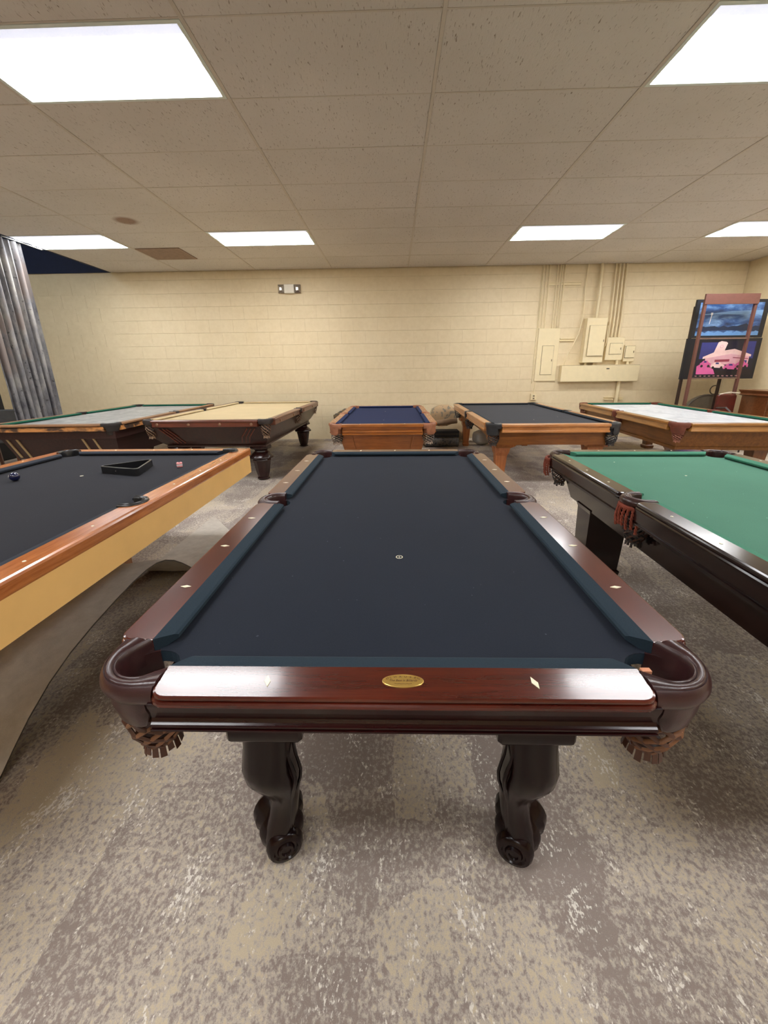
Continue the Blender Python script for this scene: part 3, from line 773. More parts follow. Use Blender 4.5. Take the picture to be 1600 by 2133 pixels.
def arch_panel(parent, x0, x1, z1, z0, za, y, t, mat, axis='x'):
    n = 14; top = [(x0, z1), (x1, z1)]; c = (x0+x1)/2; w = (x1-x0)/2
    low = [(x1, z0), (x1-.28*w, z0), (x1-.36*w, z0+.02)]+[(c+w*.64*math.cos(PI*k/n), lerp(z0+.03, za, math.sin(PI*k/n)**.5)) for k in range(1, n)]+[(x0+.36*w, z0+.02), (x0+.28*w, z0), (x0, z0)]
    pts = top+low; mb = MB()
    if axis == 'x': mb.loft([[(a, y, b) for a, b in pts], [(a, y+t, b) for a, b in pts]])
    else: mb.loft([[(y, a, b) for a, b in pts], [(y+t, a, b) for a, b in pts]])
    return mb.build('apron_panel', mat, parent)
for sy in (-1, 1): arch_panel(T7, -.66, .66,   .70, .49, .53, sy*1.50-.01, .02, AMB[0])
for sx in (-1, 1): arch_panel(T7, -1.50, 1.50, .70, .50, .58, sx*.66-.01, .02, AMB[1], 'y')
mb = MB(); mb.box(-.65, .65, -1.49, 1.49, .60, .74); mb.build('cabinet', AMB[1], T7)
for sx in (-1, 1):
    for sy in (-1, 1):
        mb = MB(); x, y = sx*.57, sy*1.38
        mb.loft([[(x-a, y-a, z), (x+a, y-a, z), (x+a, y+a, z), (x-a, y+a, z)] for z, a in ((0, .05), (.04, .06), (.07, .05), (.38, .07), (.42, .085), (.50, .10), (.50, .13), (.53, .13))]); mb.build('leg', wood('amber_leg', rgb(140, 76, 34), rgb(190, 116, 60), axis='z'), T7)
ring_spot(T7, -.04, -.93, .7695, .026, False); ring_spot(T7, .40, -.60, .7695, .018, False)

# ---------------- table 8: bare slate, green cushions, golden oak
OAK = WO('golden_oak', rgb(132, 84, 34), rgb(180, 128, 66), rough=.35, coat=.35)
REDL = leather('chestnut_leather', rgb(112, 58, 42), .5)
r8 = [(0, -.010), (-.004, 0), (-.022, 0), (-.026, -.008), (-.035, -.016), (-.060, -.012), (-.085, -.004), (-.095, -.004), (-.10, -.02)]
T8, hw8, hl8 = pool_table('pool_table', 'rear right pool table with bare pale slate bed, green cushions and oak rails', (4.16, 6.28), -.075, 1.50, 3.2,
    dict(z=.80, rail=r8, wood=OAK, bedmat=slate_mat('pale_slate', rgb(178, 184, 190), rgb(222, 226, 230)), cushion=cloth('dark_green_cushion', rgb(22, 84, 66), lint=False), pocket='boxy', pmat=REDL, skirt=.12, net=(.68, .585, .05, .03, leather('pink_lace', rgb(160, 104, 84), .5), REDL), round=.012, send=.07, sights=False, group='pool tables in two rows'))
mb = MB(); mb.loft([rect(.64, 1.47, .71), rect(.63, 1.46, .70), rect(.60, 1.42, .50), rect(.61, 1.43, .495), rect(.61, 1.43, .46), rect(.58, 1.40, .455)]); mb.build('cabinet', WO('oak_cabinet', rgb(104, 62, 20), rgb(144, 92, 34), rough=.5, coat=.1)[1], T8)
for sx in (-1, 1):
    for sy in (-1, 1):
        mb = MB(); x, y = sx*.48, sy*1.22; mb.loft([[(x-a, y-a, z), (x+a, y-a, z), (x+a, y+a, z), (x-a, y+a, z)] for z, a in ((0, .07), (.05, .08), (.07, .06), (.42, .08), (.46, .10))]); mb.build('leg', wood('oak_leg', rgb(96, 56, 24), rgb(134, 82, 38), axis='z'), T8)

# ---------------- table 5: antique, beige cloth, turned legs
WAL = WO('antique_walnut', rgb(38, 20, 17), rgb(68, 38, 30), rough=.32, coat=.1)
RSW = WO('rosewood_rail', rgb(84, 38, 26), rgb(124, 62, 42), rough=.35, coat=.4)
BEI = cloth('beige_cloth', rgb(194, 175, 138), lint=False)
r5 = [(0, -.020), (-.006, -.004), (-.014, 0), (-.024, -.003), (-.026, -.012), (-.030, -.016), (-.085, -.016), (-.09, -.03)]
T5, hw5, hl5 = pool_table('pool_table', 'antique pool table with beige cloth, walnut skirt and heavy turned legs', (-2.36, 6.60), -.008, 1.72, 3.30,
    dict(z=.86, rail=r5, wood=RSW, cloth=BEI, cushion=BEI, pocket='boxy', pmat=leather('worn_black_leather', rgb(52, 44, 42), .5), side_scale=.8, pscale=.9, net=(.80, .64, .055, .034, leather('straw_lace', rgb(138, 112, 88), .6), LAC), round=.01, send=.065, sights=False, group='pool tables in two rows'))
def pline(hx, hy, z): return rect(hx, hy, z)
mb = MB(); mb.loft([rect(.80, 1.59, .775), rect(.79, 1.58, .76), rect(.75, 1.50, .62), rect(.70, 1.42, .54), rect(.66, 1.36, .50), rect(.67, 1.37, .495), rect(.67, 1.37, .475), rect(.64, 1.34, .47)])
mb.build('cabinet', WAL[1], T5, smooth=25)
for sx in (-1, 1):
    for k in range(3):
        x = sx*(.62-.05*k) ; mb = MB()
        mb.tube([(x, -1.585, .745), (x-sx*.10, -1.515, .63), (x-sx*.14, -1.43, .54)], .008, 5); mb.build('carved_groove', RSW[0], T5)
for k in range(4):
    mb = MB(); mb.lathe([(.019, 0), (.019, -.006), (.012, -.012), (.004, -.013)], (-.60+.40*k, -1.632, .805), 12, 'y'); mb.build('rail_button', plain('brass_button', rgb(140, 104, 80), .4, metal=.4), T5)
    for sx in (-1, 1):
        mb = MB(); mb.lathe([(.019, 0), (.019, sx*.006), (.012, sx*.012)], (sx*.842, -1.2+.72*k, .805), 12, 'x'); mb.build('rail_button', _M['brass_button'], T5)
tp = [(.14, .475), (.15, .46), (.14, .44), (.10, .43), (.085, .41), (.09, .395), (.12, .375), (.155, .34), (.165, .32), (.15, .305), (.12, .295), (.125, .28), (.115, .24), (.095, .12), (.075, .05), (.07, .04), (.085, .03), (.085, .012), (.05, 0)]
for sx in (-1, 1):
    for sy in (-1, 1):
        mb = MB(); mb.lathe(tp[::-1], (sx*.56, sy*1.26, 0), 10); mb.build('leg', wood('walnut_leg', rgb(30, 14, 13), rgb(56, 28, 24), axis='z', rough=.25, coat=.1), T5, smooth=30)

# ---------------- table 4: worn, bare grey slate, green cushions
WRN = WO('worn_rail_wood', rgb(120, 84, 56), rgb(176, 132, 92), rough=.6, coat=.1)
def stained():
    m, nt, b = newmat('scorched_orange_wood'); v = coords(nt, (1.0, 1, 2))
    c = ramp(nt, noise(nt, v, 2.6, 4, .6, .4), [(.40, rgb(50, 36, 30)), (.48, rgb(84, 58, 40)), (.56, rgb(196, 134, 74))])
    setc(nt, b, c); b.inputs['Roughness'].default_value = .6; return m
STN = stained()
r4 = [(0, -.006), (-.004, 0), (-.022, 0), (-.026, -.012), (-.03, -.03), (-.04, -.03)]
a4 = [(-.030, -.045), (-.036, -.020), (-.085, -.016), (-.09, -.03)]
T4, hw4, hl4 = pool_table('pool_table', 'worn far left pool table with bare grey slate, green cushions and scorched front rail', (-4.27, 6.40), .035, 1.62, 3.25,
    dict(z=.84, rail=r4, apron=a4, apron_ext=.03, wood=WRN, apron_wood=(STN, STN), bedmat=slate_mat('grey_slate', rgb(120, 122, 122), rgb(164, 166, 164)), cushion=_M['dark_green_cushion'], pocket='boxy', pmat=leather('cracked_black_leather', rgb(42, 36, 34), .6), skirt=.10, side_scale=.8, round=.01, send=.065, sights=False, liner=NETB, group='pool tables in two rows'))
DKB = WO('dark_brown_cabinet', rgb(42, 20, 18), rgb(64, 32, 28), rough=.5, coat=.05)
mb = MB(); mb.loft([rect(.76, 1.56, .75), rect(.76, 1.56, .655), rect(.72, 1.50, .65), rect(.66, 1.40, .38)]); mb.build('cabinet', DKB[1], T4)
for x in (-.64, -.52, .30, .44):
    mb = MB(); mb.loft([[(x-.012, -1.515, .648), (x+.012, -1.515, .648), (x+.012, -1.495, .648), (x-.012, -1.495, .648)], [(x+.03, -1.42, .40), (x+.054, -1.42, .40), (x+.054, -1.40, .40), (x+.03, -1.40, .40)]]); mb.build('cabinet_strip', plain('pale_strip', rgb(176, 152, 110), .6), T4)
for sx in (-1, 1):
    for sy in (-1, 1):
        mb = MB(); x, y = sx*.5, sy*1.2; mb.loft([[(x-a, y-a, z), (x+a, y-a, z), (x+a, y+a, z), (x-a, y+a, z)] for z, a in ((0, .08), (.06, .09), (.08, .07), (.38, .10))]); mb.build('leg', DKB[1], T4)

# ================================================================ things on the tables
# triangle rack
e = tag(empty('ball_rack', (-1.86, 2.66, .7695), 0), 'black plastic triangle ball rack lying on the left black cloth table', 'rack')
A, B, C_ = Vector((-.175, -.035)), Vector((.165, -.135)), Vector((.075, .20))
def tri(off, rc):
    pts = [A, B, C_]; cen = (A+B+C_)/3; out = []
    for i in range(3):
        p = pts[i]; a = (pts[i-1]-p).normalized(); b = (pts[(i+1) % 3]-p).normalized()
        # inset vertex
        bis = (a+b).normalized(); sn = math.sin(math.acos(max(-1, min(1, a.dot(b))))/2)
        q = p+bis*(off/sn)
        l = rc
        for t in (0, .5, 1): out.append(q+(a*l*(1-t)+b*l*t)*(1 if t != .5 else .72))
    return out
mb = MB(); o1, i1 = tri(0, .03), tri(.009, .024)
n = len(o1)
def ringz(P, z): return [(p.x, p.y, z) for p in P]
vo = [[mb.vert(p) for p in ringz(P, z)] for P, z in ((o1, .001), (o1, .046), (tri(.002, .029), .049), (tri(.010, .024), .049), (i1, .046), (i1, .001))]
for a, b in zip(vo, vo[1:]+vo[:1]):
    for k in range(n): mb.face((a[k], a[(k+1) % n], b[(k+1) % n], b[k]))
mb.build('rack_frame', BLKP, e, smooth=30)
mb = MB(); mb.lathe([(.004, -.001), (.004, .0005)], (A.x*.55+B.x*.45, (A.y*.55+B.y*.45)-.0005, .025), 10, 'y'); mb.build('rack_eyelet', MAT['slate'], e)
# balls
def uv_sphere(r, nu=24, nv=16):
    mb = MB(); mb.lathe([(max(.0002, r*math.sin(PI*k/nv)), -r*math.cos(PI*k/nv)) for k in range(nv+1)], (0, 0, 0), nu); return mb
def ball_mat():
    m, nt, b = newmat('blue_ball_resin'); setc(nt, b, rgb(20, 26, 66)); b.inputs['Roughness'].default_value = .08; b.inputs['Coat Weight'].default_value = 1; return m
e = tag(empty('billiard_ball', (-2.44, 2.425, .7695+.0285)), 'glossy dark blue billiard ball at the left edge on black cloth', 'ball')
uv_sphere(.0285).build('ball_body', ball_mat(), e, smooth=True)
mb = MB()
for d_ in (Vector((-.75, -.62, .2)),):
    d_.normalize(); a = d_.orthogonal().normalized(); b = d_.cross(a)
    mb.loft([[d_*.0272+(a*math.cos(2*PI*k/16)+b*math.sin(2*PI*k/16))*.0085 for k in range(16)], [d_*.0288+(a*math.cos(2*PI*k/16)+b*math.sin(2*PI*k/16))*.0072 for k in range(16)]])
mb.build('number_disc', plain('ball_white', rgb(230, 228, 220), .2, var=.02), e)
e = tag(empty('cue_chalk', (-1.555, 2.79, .7695), .5), 'small pink and white cube of cue chalk on black cloth near the right rail', 'chalk')
mb = MB(); mb.rbox(-.019, .019, -.019, .019, 0, .036, .006); mb.build('chalk_body', plain('pink_chalk', rgb(226, 150, 150), .7, var=.25, scale=60), e)
mb = MB(); mb.rbox(-.0195, .0195, -.0195, .0195, .012, .024, .003); mb.build('paper_band', plain('chalk_band', rgb(226, 222, 222), .7), e)
mb = MB(); mb.lathe([(.008, .0), (.008, .0012)], (0, 0, .0355), 12); mb.build('chalk_hollow', plain('chalk_hollow', rgb(40, 36, 60), .8), e)

# ================================================================ curled carpet sheet under the left table
def sheet_mat():
    m, nt, b = newmat('grey_felt_backing'); v = coords(nt)
    c = ramp(nt, noise(nt, v, 14, 6, .7), [(.3, rgb(170, 161, 149)), (.7, rgb(200, 192, 180))])
    c = mix(nt, .3, c, ramp(nt, noise(nt, v, 2, 3), [(.3, rgb(166, 157, 146)), (.7, rgb(204, 196, 184))]))
    setc(nt, b, c); b.inputs['Roughness'].default_value = 1; bump(nt, b, noise(nt, v, 300, 2), .4, .003); return m
prof = [(.86, .012), (.95, .012), (1.02, .014), (1.05, .022), (1.12, .07), (1.20, .128), (1.32, .195), (1.45, .245), (1.60, .282), (1.768, .312), (1.92, .332), (2.05, .338), (2.15, .328), (2.24, .300), (2.33, .25), (2.41, .19), (2.48, .13), (2.55, .07), (2.62, .03), (2.72, .014), (3.0, .012), (3.3, .012)]
mb = MB(); idx = []
NX_ = 8
for i, (y, z) in enumerate(prof):
    row = []
    for j in range(NX_+1):
        t = j/NX_; x = -1.44-t*.42; yy = y+(.10*t if y > 2 else 0)*0
        if y > 2.7: yy = y+t*.42*1.25*min(1, (y-2.7)/.3)
        damp = 1-.12*t; wob = .006*math.sin(j*.9+i*.5)*(1 if z > .05 else 0)
        row.append((x, yy, max(.010, z*damp+wob)))
    idx.append(row)
top = [[mb.vert(p) for p in r] for r in idx]; bot = [[mb.vert((p[0], p[1], max(.001, p[2]-.008))) for p in r] for r in idx]
for i in range(len(prof)-1):
    for j in range(NX_):
        mb.face((top[i][j], top[i][j+1], top[i+1][j+1], top[i+1][j])); mb.face((bot[i][j], bot[i+1][j], bot[i+1][j+1], bot[i][j+1]))
    mb.cur = 1; mb.face((top[i][0], top[i+1][0], bot[i+1][0], bot[i][0])); mb.cur = 0; mb.face((top[i][-1], bot[i][-1], bot[i+1][-1], top[i+1][-1]))
for j in range(NX_):
    mb.face((top[0][j], bot[0][j], bot[0][j+1], top[0][j+1])); mb.face((top[-1][j], top[-1][j+1], bot[-1][j+1], bot[-1][j]))
tag(mb.build('carpet_sheet', [sheet_mat(), plain('sheet_edge_dark', rgb(70, 62, 54), .9)], smooth=60), 'stiff grey carpet remnant bowed up off the floor beneath the left table', 'carpet')

# ================================================================ wall equipment
WP = plain('painted_metal_cream', rgb(232, 216, 176), .4, var=.03); WD = plain('dull_khaki', rgb(120, 104, 76), .7)  # WD: dull khaki for door gaps, latches, sockets, seams and edge strips
def panel_box(name, label, x0, x1, z0, z1, depth, door, cat='electrical box', extra=None, shear=0):
    e = tag(empty(name, ((x0+x1)/2, YB, z0)), label, cat, 'electrical gear on the rear wall'); w = (x1-x0)/2; h = z1-z0
    mb = MB(); mb.rbox(-w, w, -depth, -.006, 0, h, .006); mb.build('box_body', WP, e)
    if door:
        a, b, c, d_ = door[:4]; t = door[4] if len(door) > 4 else .012
        mb = MB(); mb.rbox(a-(x0+x1)/2, b-(x0+x1)/2, -depth-t, -depth, c-z0, d_-z0, .004); D = mb.build('door', WP, e)
        mb = MB(); a_, b_2 = a-(x0+x1)/2-.006, b-(x0+x1)/2+.006; mb.box(a_, b_2, -depth-.001, -depth+.001, c-z0-.006, d_-z0+.006); mb.build('door_gap', WD, e)
        mb = MB(); mb.box(b-(x0+x1)/2-.03, b-(x0+x1)/2-.018, -depth-t-.006, -depth-t, (c+d_)/2-z0-.02, (c+d_)/2-z0+.02); mb.build('latch', WD, D)
    return e
panel_box('breaker_panel', 'tall cream breaker panel with narrow door, left of the electrical gear', 2.95, 3.385, 1.185, 2.215, .03, (3.055, 3.285, 1.315, 1.875))
panel_box('disconnect_box', 'deep tall cream switch box hanging above the long wireway', 3.84, 4.235, 1.54, 2.38, .16, (3.90, 4.215, 1.67, 2.235, .03))
panel_box('meter_box', 'square cream box with small raised door beside the tall switch box', 4.315, 4.665, 1.585, 2.02, .09, (4.385, 4.625, 1.70, 1.905))
panel_box('junction_box', 'smallest cream box at the right end of the electrical gear', 4.70, 4.915, 1.555, 1.87, .07, (4.715, 4.90, 1.63, 1.85, .02))
e = panel_box('wireway', 'long low cream wireway trough below the switch boxes', 3.45, 5.02, 1.17, 1.495, .14, None)
mb = MB(); mb.box(.12, .18, -.142, -.139, .24, .26); mb.build('data_tag', plain('tag_dark', rgb(70, 66, 50), .6), e)
mb = MB(); mb.box(-.785, .785, -.143, -.139, .318, .322); mb.build('lid_seam', WD, e)
def pipe(label, pts, r, group='painted conduits on the rear wall', name='conduit', mat=None):
    mb = MB(); mb.tube(pts, r, 8); o = mb.build(name, mat or WP, smooth=60); return tag(o, label, 'pipe', group)
YP = YB-.032
for k, (xt, xb) in enumerate(((2.895, 2.985), (2.965, 3.03), (3.03, 3.085), (3.10, 3.13))[:3]):
    pipe(['leftmost thin conduit rising from the breaker panel', 'second thin conduit from the left above the breaker panel', 'third thin conduit from the left above the breaker panel'][k], [(lerp(xb, xt, .6), YP, 2.21), (lerp(xb, xt, .6), YP, 3.35)], .011)
for k, (xt, xb) in enumerate(((3.21, 3.22), (3.26, 3.275), (3.30, 3.315), (3.355, 3.36))):
    pipe(['first conduit of the right hand four above the breaker panel', 'second conduit of the right hand four above the breaker panel', 'third conduit of the right hand four above the breaker panel', 'rightmost conduit above the breaker panel'][k], [(lerp(xb, xt, .5)-.012, YP, 2.21), (lerp(xb, xt, .5)-.012, YP, 3.35)], .012)
pipe('thick conduit rising from the top of the tall switch box', [(4.04, YB-.08, 2.38), (4.04, YB-.08, 2.9), (4.03, YB-.05, 3.35)], .03)
for k, (xt, xb) in enumerate(((4.30, 4.345), (4.37, 4.415), (4.44, 4.485), (4.50, 4.555))):
    pipe(['first conduit from the left above the square box', 'second conduit from the left above the square box', 'third conduit from the left above the square box', 'rightmost conduit above the square box'][k], [(xb, YP-.01, 2.02), (xb, YP-.01, 2.45), (lerp(xb, xt, .8), YP-.01, 3.35)], .016)
pipe('thin cream conduit running down the wall left of the breaker panel', [(2.915, YB-.014, 1.14), (2.915, YB-.014, 3.35)], .009)
pipe('flexible cable curving from the ceiling to the left end of the wireway', [(3.78, YP, 3.35), (3.77, YP, 2.94), (3.80, YP, 2.6), (3.79, YP-.02, 2.40), (3.74, YP-.04, 2.1), (3.66, YP-.04, 1.9), (3.57, YP-.04, 1.72), (3.51, YP-.05, 1.50)], .011, name='cable')
pipe('bent cable between the tall switch box and the square box', [(4.275, YB-.10, 1.85), (4.29, YB-.11, 1.95), (4.29, YB-.10, 2.1), (4.29, YB-.09, 2.24)], .011, name='cable')
pipe('thick conduit dropping from the wireway towards the floor', [(4.70, YB-.05, 1.17), (4.69, YB-.05, .02)], .036)
pipe('thin conduit between the breaker panel and the outlet box', [(2.985, YB-.014, 1.185), (2.97, YB-.014, .90)], .009)
for lab, x0, x1, z in (('upper strut bracket crossing the conduits near the ceiling', 3.05, 3.68, 3.02), ('strut bracket right of the breaker panel', 3.39, 3.68, 1.99), ('short strut bracket low on the wall left of the thick drop pipe', 4.45, 4.64, .82), ('short strut bracket low on the wall right of the thick drop pipe', 4.74, 4.85, .82)):
    mb = MB(); mb.box(x0, x1, YB-.012, YB-.004, z-.03, z+.03); mb.box(x0, x1, YB-.036, YB-.012, z-.03, z-.016); mb.box(x0, x1, YB-.036, YB-.012, z+.016, z+.03)
    tag(mb.build('strut_bracket', WP), lab, 'bracket', 'strut brackets on the rear wall')
for lab, x in (('connector stub on the wireway under the tall switch box, left one', 3.95), ('connector stub on the wireway under the tall switch box, right one', 4.12), ('connector stub on the wireway under the square box', 4.58), ('connector stub on the wireway under the smallest box', 4.80)):
    mb = MB(); mb.lathe([(.032, 1.496), (.032, 1.51), (.024, 1.512), (.024, 1.538 if x < 4.3 else 1.583 if x < 4.7 else 1.553)], (x, YB-.07, 0), 10); tag(mb.build('conduit_stub', WP, smooth=40), lab, 'pipe', 'connector stubs above the wireway')
e = tag(empty('wall_outlet', (2.965, YB, .80)), 'cream outlet box low on the rear wall beneath the breaker panel', 'outlet')
mb = MB(); mb.rbox(-.06, .06, -.055, -.006, 0, .13, .006); mb.build('outlet_box', WP, e)
for zz in (.035, .085):
    mb = MB(); mb.box(-.018, .018, -.058, -.054, zz-.014, zz+.014); mb.build('socket', WD, e)
mb = MB(); mb.box(3.0, 4.85, YB-.0045, YB-.002, 2.42, 3.34)
# emergency light
e = tag(empty('emergency_light', (-2.055, YB, 2.92)), 'white twin lamp emergency light high on the rear wall', 'emergency light')
mb = MB(); mb.rbox(-.10, .10, -.075, -.006, 0, .165, .012); mb.build('housing', plain('light_housing', rgb(226, 220, 204), .4, var=.03), e)
CHR = plain('lamp_reflector', rgb(196, 190, 184), .15, metal=.85, var=.05)
for sx in (-1, 1):
    mb = MB(); x0, x1 = sx*.105, sx*.225
    a, b = min(x0, x1), max(x0, x1)
    mb.loft([[(a, -.006, .012), (b, -.006, .012), (b, -.006, .155), (a, -.006, .155)], [(a, -.05, .008), (b, -.05, .008), (b, -.05, .16), (a, -.05, .16)], [(a+.04, -.095, .05), (b-.04, -.095, .05), (b-.04, -.095, .10), (a+.04, -.095, .10)]]); mb.build('lamp_head', CHR, e)

# ================================================================ drape along the ceiling edge
def drape_mat():
    m, nt, b = newmat('mottled_grey_drape'); v = coords(nt, (1, 1, .35))
    c = ramp(nt, noise(nt, v, 5, 6, .7), [(.34, rgb(84, 84, 90)), (.5, rgb(128, 127, 130)), (.66, rgb(168, 165, 160))])
    c = mix(nt, ramp(nt, noise(nt, coords(nt), 14, 5, .75), [(.60, K4), (.66, W4)]), c, rgb(66, 66, 66))
    c = mix(nt, ramp(nt, noise(nt, coords(nt, (1, 1, .5)), 2.2, 3), [(.56, K4), (.64, W4)]), c, rgb(132, 122, 118))
    setc(nt, b, c); b.inputs['Roughness'].default_value = .85; return m
DR = drape_mat()
def drape(label, y0, y1, x, amp, folds, ph):
    mb = MB(); n = folds*10; rows = [0.02, .6, 1.2, 1.8, 2.4, 3.0, 3.34]
    f = []; bk = []
    for zi, z in enumerate(rows):
        r1_, r2_ = [], []
        for k in range(n+1):
            t = k/n; y = lerp(y0, y1, t); a = t*folds*2*PI+ph
            s_ = math.sin(a); xx = x+amp*(s_+.35*math.sin(2*a+1))*(.8+.2*math.sin(k*.3+zi))
            r1_.append(mb.vert((xx, y+.012*math.sin(a*1.5+zi*.3), z))); r2_.append(mb.vert((xx-.004, y+.012*math.sin(a*1.5+zi*.3), z)))
        f.append(r1_); bk.append(r2_)
    for i in range(len(rows)-1):
        for k in range(n):
            mb.face((f[i][k], f[i][k+1], f[i+1][k+1], f[i+1][k])); mb.face((bk[i][k], bk[i+1][k], bk[i+1][k+1], bk[i][k+1]))
    return tag(mb.build('drape', DR, smooth=80), label, 'curtain')
drape('long mottled grey drape hanging in folds at the left edge', 5.92, 6.80, XL-.085, .045, 8, .4)

# ================================================================ chair and clutter at far left
e = tag(empty('wooden_chair', (-6.18, 6.15, 0), .35), 'wooden chair with dark grey padded back behind the worn far left table', 'chair')
CW = wood('chair_wood', rgb(84, 50, 34), rgb(128, 80, 56), axis='z'); PADM = plain('grey_vinyl', rgb(84, 84, 84), .6)
mb = MB(); mb.rbox(-.24, .24, -.22, .22, .42, .49, .02); mb.build('seat', PADM, e)
mb = MB(); mb.rbox(-.20, .20, .20, .25, .62, .90, .02); mb.build('backrest', PADM, e)
for sx in (-1, 1):
    mb = MB(); mb.box(sx*.21-.018, sx*.21+.018, .20, .235, 0, .93); mb.build('leg', CW, e)
    mb = MB(); mb.box(sx*.21-.018, sx*.21+.018, -.21, -.175, 0, .42); mb.build('leg', CW, e)
    mb = MB(); mb.tube([(sx*.235, .21, .70), (sx*.25, 0, .69), (sx*.24, -.19, .64), (sx*.225, -.2, .44)], .016, 6); mb.build('armrest', CW, e)
e = tag(empty('storage_box', (-5.86, 6.70, 0)), 'tall pinkish cardboard box beside the grey padded chair', 'box')
mb = MB(); mb.rbox(-.07, .07, -.1, .1, 0, .94, .004); mb.build('box_body', plain('pink_card', rgb(176, 136, 124), .8), e)
mb = MB(); mb.box(-.071, .071, -.101, .101, .80, .82); mb.build('lid_seam', WD, e)
mb = MB(); mb.rbox(-7.3, -6.75, 6.3, 6.9, 0, 1.5, .02); e = tag(mb.build('storage_cabinet', plain('black_cabinet', rgb(20, 20, 22), .7)), 'black cabinet partly hidden behind the grey drape', 'cabinet')
mb = MB(); mb.box(-7.28, -6.77, 6.285, 6.30, .03, 1.45); mb.build('door', _M['black_cabinet'], e)
mb = MB(); mb.rbox(-6.75, -5.75, 4.6, 5.1, 0, .40, .015); e = tag(mb.build('wooden_bench', wood('bench_brown', rgb(60, 32, 26), rgb(92, 52, 42), axis='x', rough=.5)), 'low dark brown bench in front of the worn far left table', 'bench')
mb = MB(); mb.box(-6.78, -5.72, 4.57, 5.13, .40, .43); mb.build('bench_top', _M['bench_brownx'], e)

# ================================================================ clutter behind the rear centre table
def camo_mat():
    m, nt, b = newmat('leaf_print_upholstery'); v = coords(nt)
    c = ramp(nt, noise(nt, v, 7, 2, .5, 1.5), [(.46, rgb(186, 158, 122)), (.52, rgb(140, 130, 112))], 'CONSTANT')
    setc(nt, b, c); b.inputs['Roughness'].default_value = .9; return m
CA = camo_mat()
def cushion_thing(label, loc, sx_, sy_, sz_, rot, mat=CA, name='upholstered_cushion'):
    mb = MB(); n = 10; rings = []
    for i in range(7):
        t = i/6; zz = -sz_+2*sz_*t; f = math.sqrt(max(.15, 1-(2*t-1)**4))
        ring = []
        for k in range(24):
            a = 2*PI*k/24; c, s_ = math.cos(a), math.sin(a)
            ring.append((sx_*f*math.copysign(abs(c)**.45, c), sy_*f*math.copysign(abs(s_)**.45, s_), zz))
        rings.append(ring)
    mb.loft(rings); o = mb.build(name, mat, None, smooth=70, loc=loc, rot=rot); return tag(o, label, 'cushion', 'patterned cushions piled by the rear wall')
cushion_thing('tan cushion with grey leaf print leaning on the rear wall, left one', (1.04, 8.45, .52), .27, .09, .22, (.25, .0, .1))
cushion_thing('tan cushion with grey leaf print leaning on the rear wall, right one', (1.62, 8.47, .53), .25, .09, .21, (.2, .15, -.1))
cushion_thing('flat tan patterned cushion under the rolled brown rug', (1.1, 8.26, .12), .42, .17, .12, (0, 0, .1))
def roll(label, p0, p1, r, mat, name='rolled_rug', cat='rug'):
    e = tag(empty(name, p0), label, cat, 'rolled rugs by the rear wall'); d_ = Vector(p1)-Vector(p0); mb = MB()
    mb.tube([(0, 0, 0), d_*.5, d_], r, 14); mb.build('rug_roll', mat, e, smooth=50)
    mb = MB(); u = d_.normalized(); a = u.cross(Vector((0, 0, 1))).normalized(); b = u.cross(a)
    for end in (Vector((0, 0, 0))-u*.002, d_+u*.002):
        mb.tube([end+(a*math.cos(k*.5)+b*math.sin(k*.5))*r*(.95-k*.018) for k in range(44)], .004, 4)
    mb.build('spiral_edge', WD, e)
roll('brown rolled rug lying slanted across the cushions', (.70, 8.07, .40), (1.27, 8.07, .46), .055, plain('rug_brown', rgb(134, 110, 86), .95, bmp=.4))
def rugm():
    m, nt, b = newmat('blue_grey_pattern_rug'); c = ramp(nt, noise(nt, coords(nt), 16, 4, .7), [(.35, rgb(52, 58, 70)), (.5, rgb(110, 108, 104)), (.65, rgb(74, 70, 66))]); setc(nt, b, c); b.inputs['Roughness'].default_value = 1; return m
roll('dark blue grey patterned rug rolled up on the floor behind the centre table', (.62, 7.72, .09), (1.26, 7.72, .09), .085, rugm())
roll('tan and brown rug rolled up behind the blue grey one', (.60, 7.90, .065), (1.26, 7.90, .065), .06, plain('rug_tan', rgb(130, 98, 72), .95, var=.4, scale=8))
mb = MB(); mb.rbox(.70, 1.27, 7.70, 7.96, .182, .31, .01); e = tag(mb.build('black_case', plain('black_case', rgb(16, 16, 18), .7)), 'long black case lying on the rolled rugs', 'case')
mb = MB(); mb.box(.696, 1.274, 7.696, 7.964, .245, .249); mb.build('lid_seam', WD, e)
cushion_thing('crumpled white plastic bundle on the floor left of the black leather pocket', (1.75, 7.9, .15), .16, .15, .14, (0, 0, .3), plain('white_plastic', rgb(170, 166, 158), .5, bmp=.6, scale=8), 'plastic_bundle')['group'] = 'wrapped bundles on the floor'
cushion_thing('white folded moving blanket under the left end of the centre table', (-.74, 7.6, .12), .12, .2, .1, (0, 0, .2), plain('white_blanket', rgb(196, 180, 164), .9), 'moving_blanket')['group'] = 'wrapped bundles on the floor'
GS = plain('grey_board', rgb(78, 72, 66), .8)
for k, lab in enumerate(('tallest grey panel stacked left of the centre table', 'middle grey panel stacked left of the centre table', 'shortest grey panel stacked left of the centre table')):
    mb = MB(); x = -1.02-.09*k; mb.box(x-.04, x+.04, 8.35, 8.72, 0, .66-.05*k); o = tag(mb.build('leaning_panel', GS), lab, 'panel', 'grey panels by the rear wall')
    mb = MB(); mb.box(x-.044, x+.044, 8.34, 8.35, .62-.05*k, .665-.05*k); mb.build('edge_trim', WD, o)

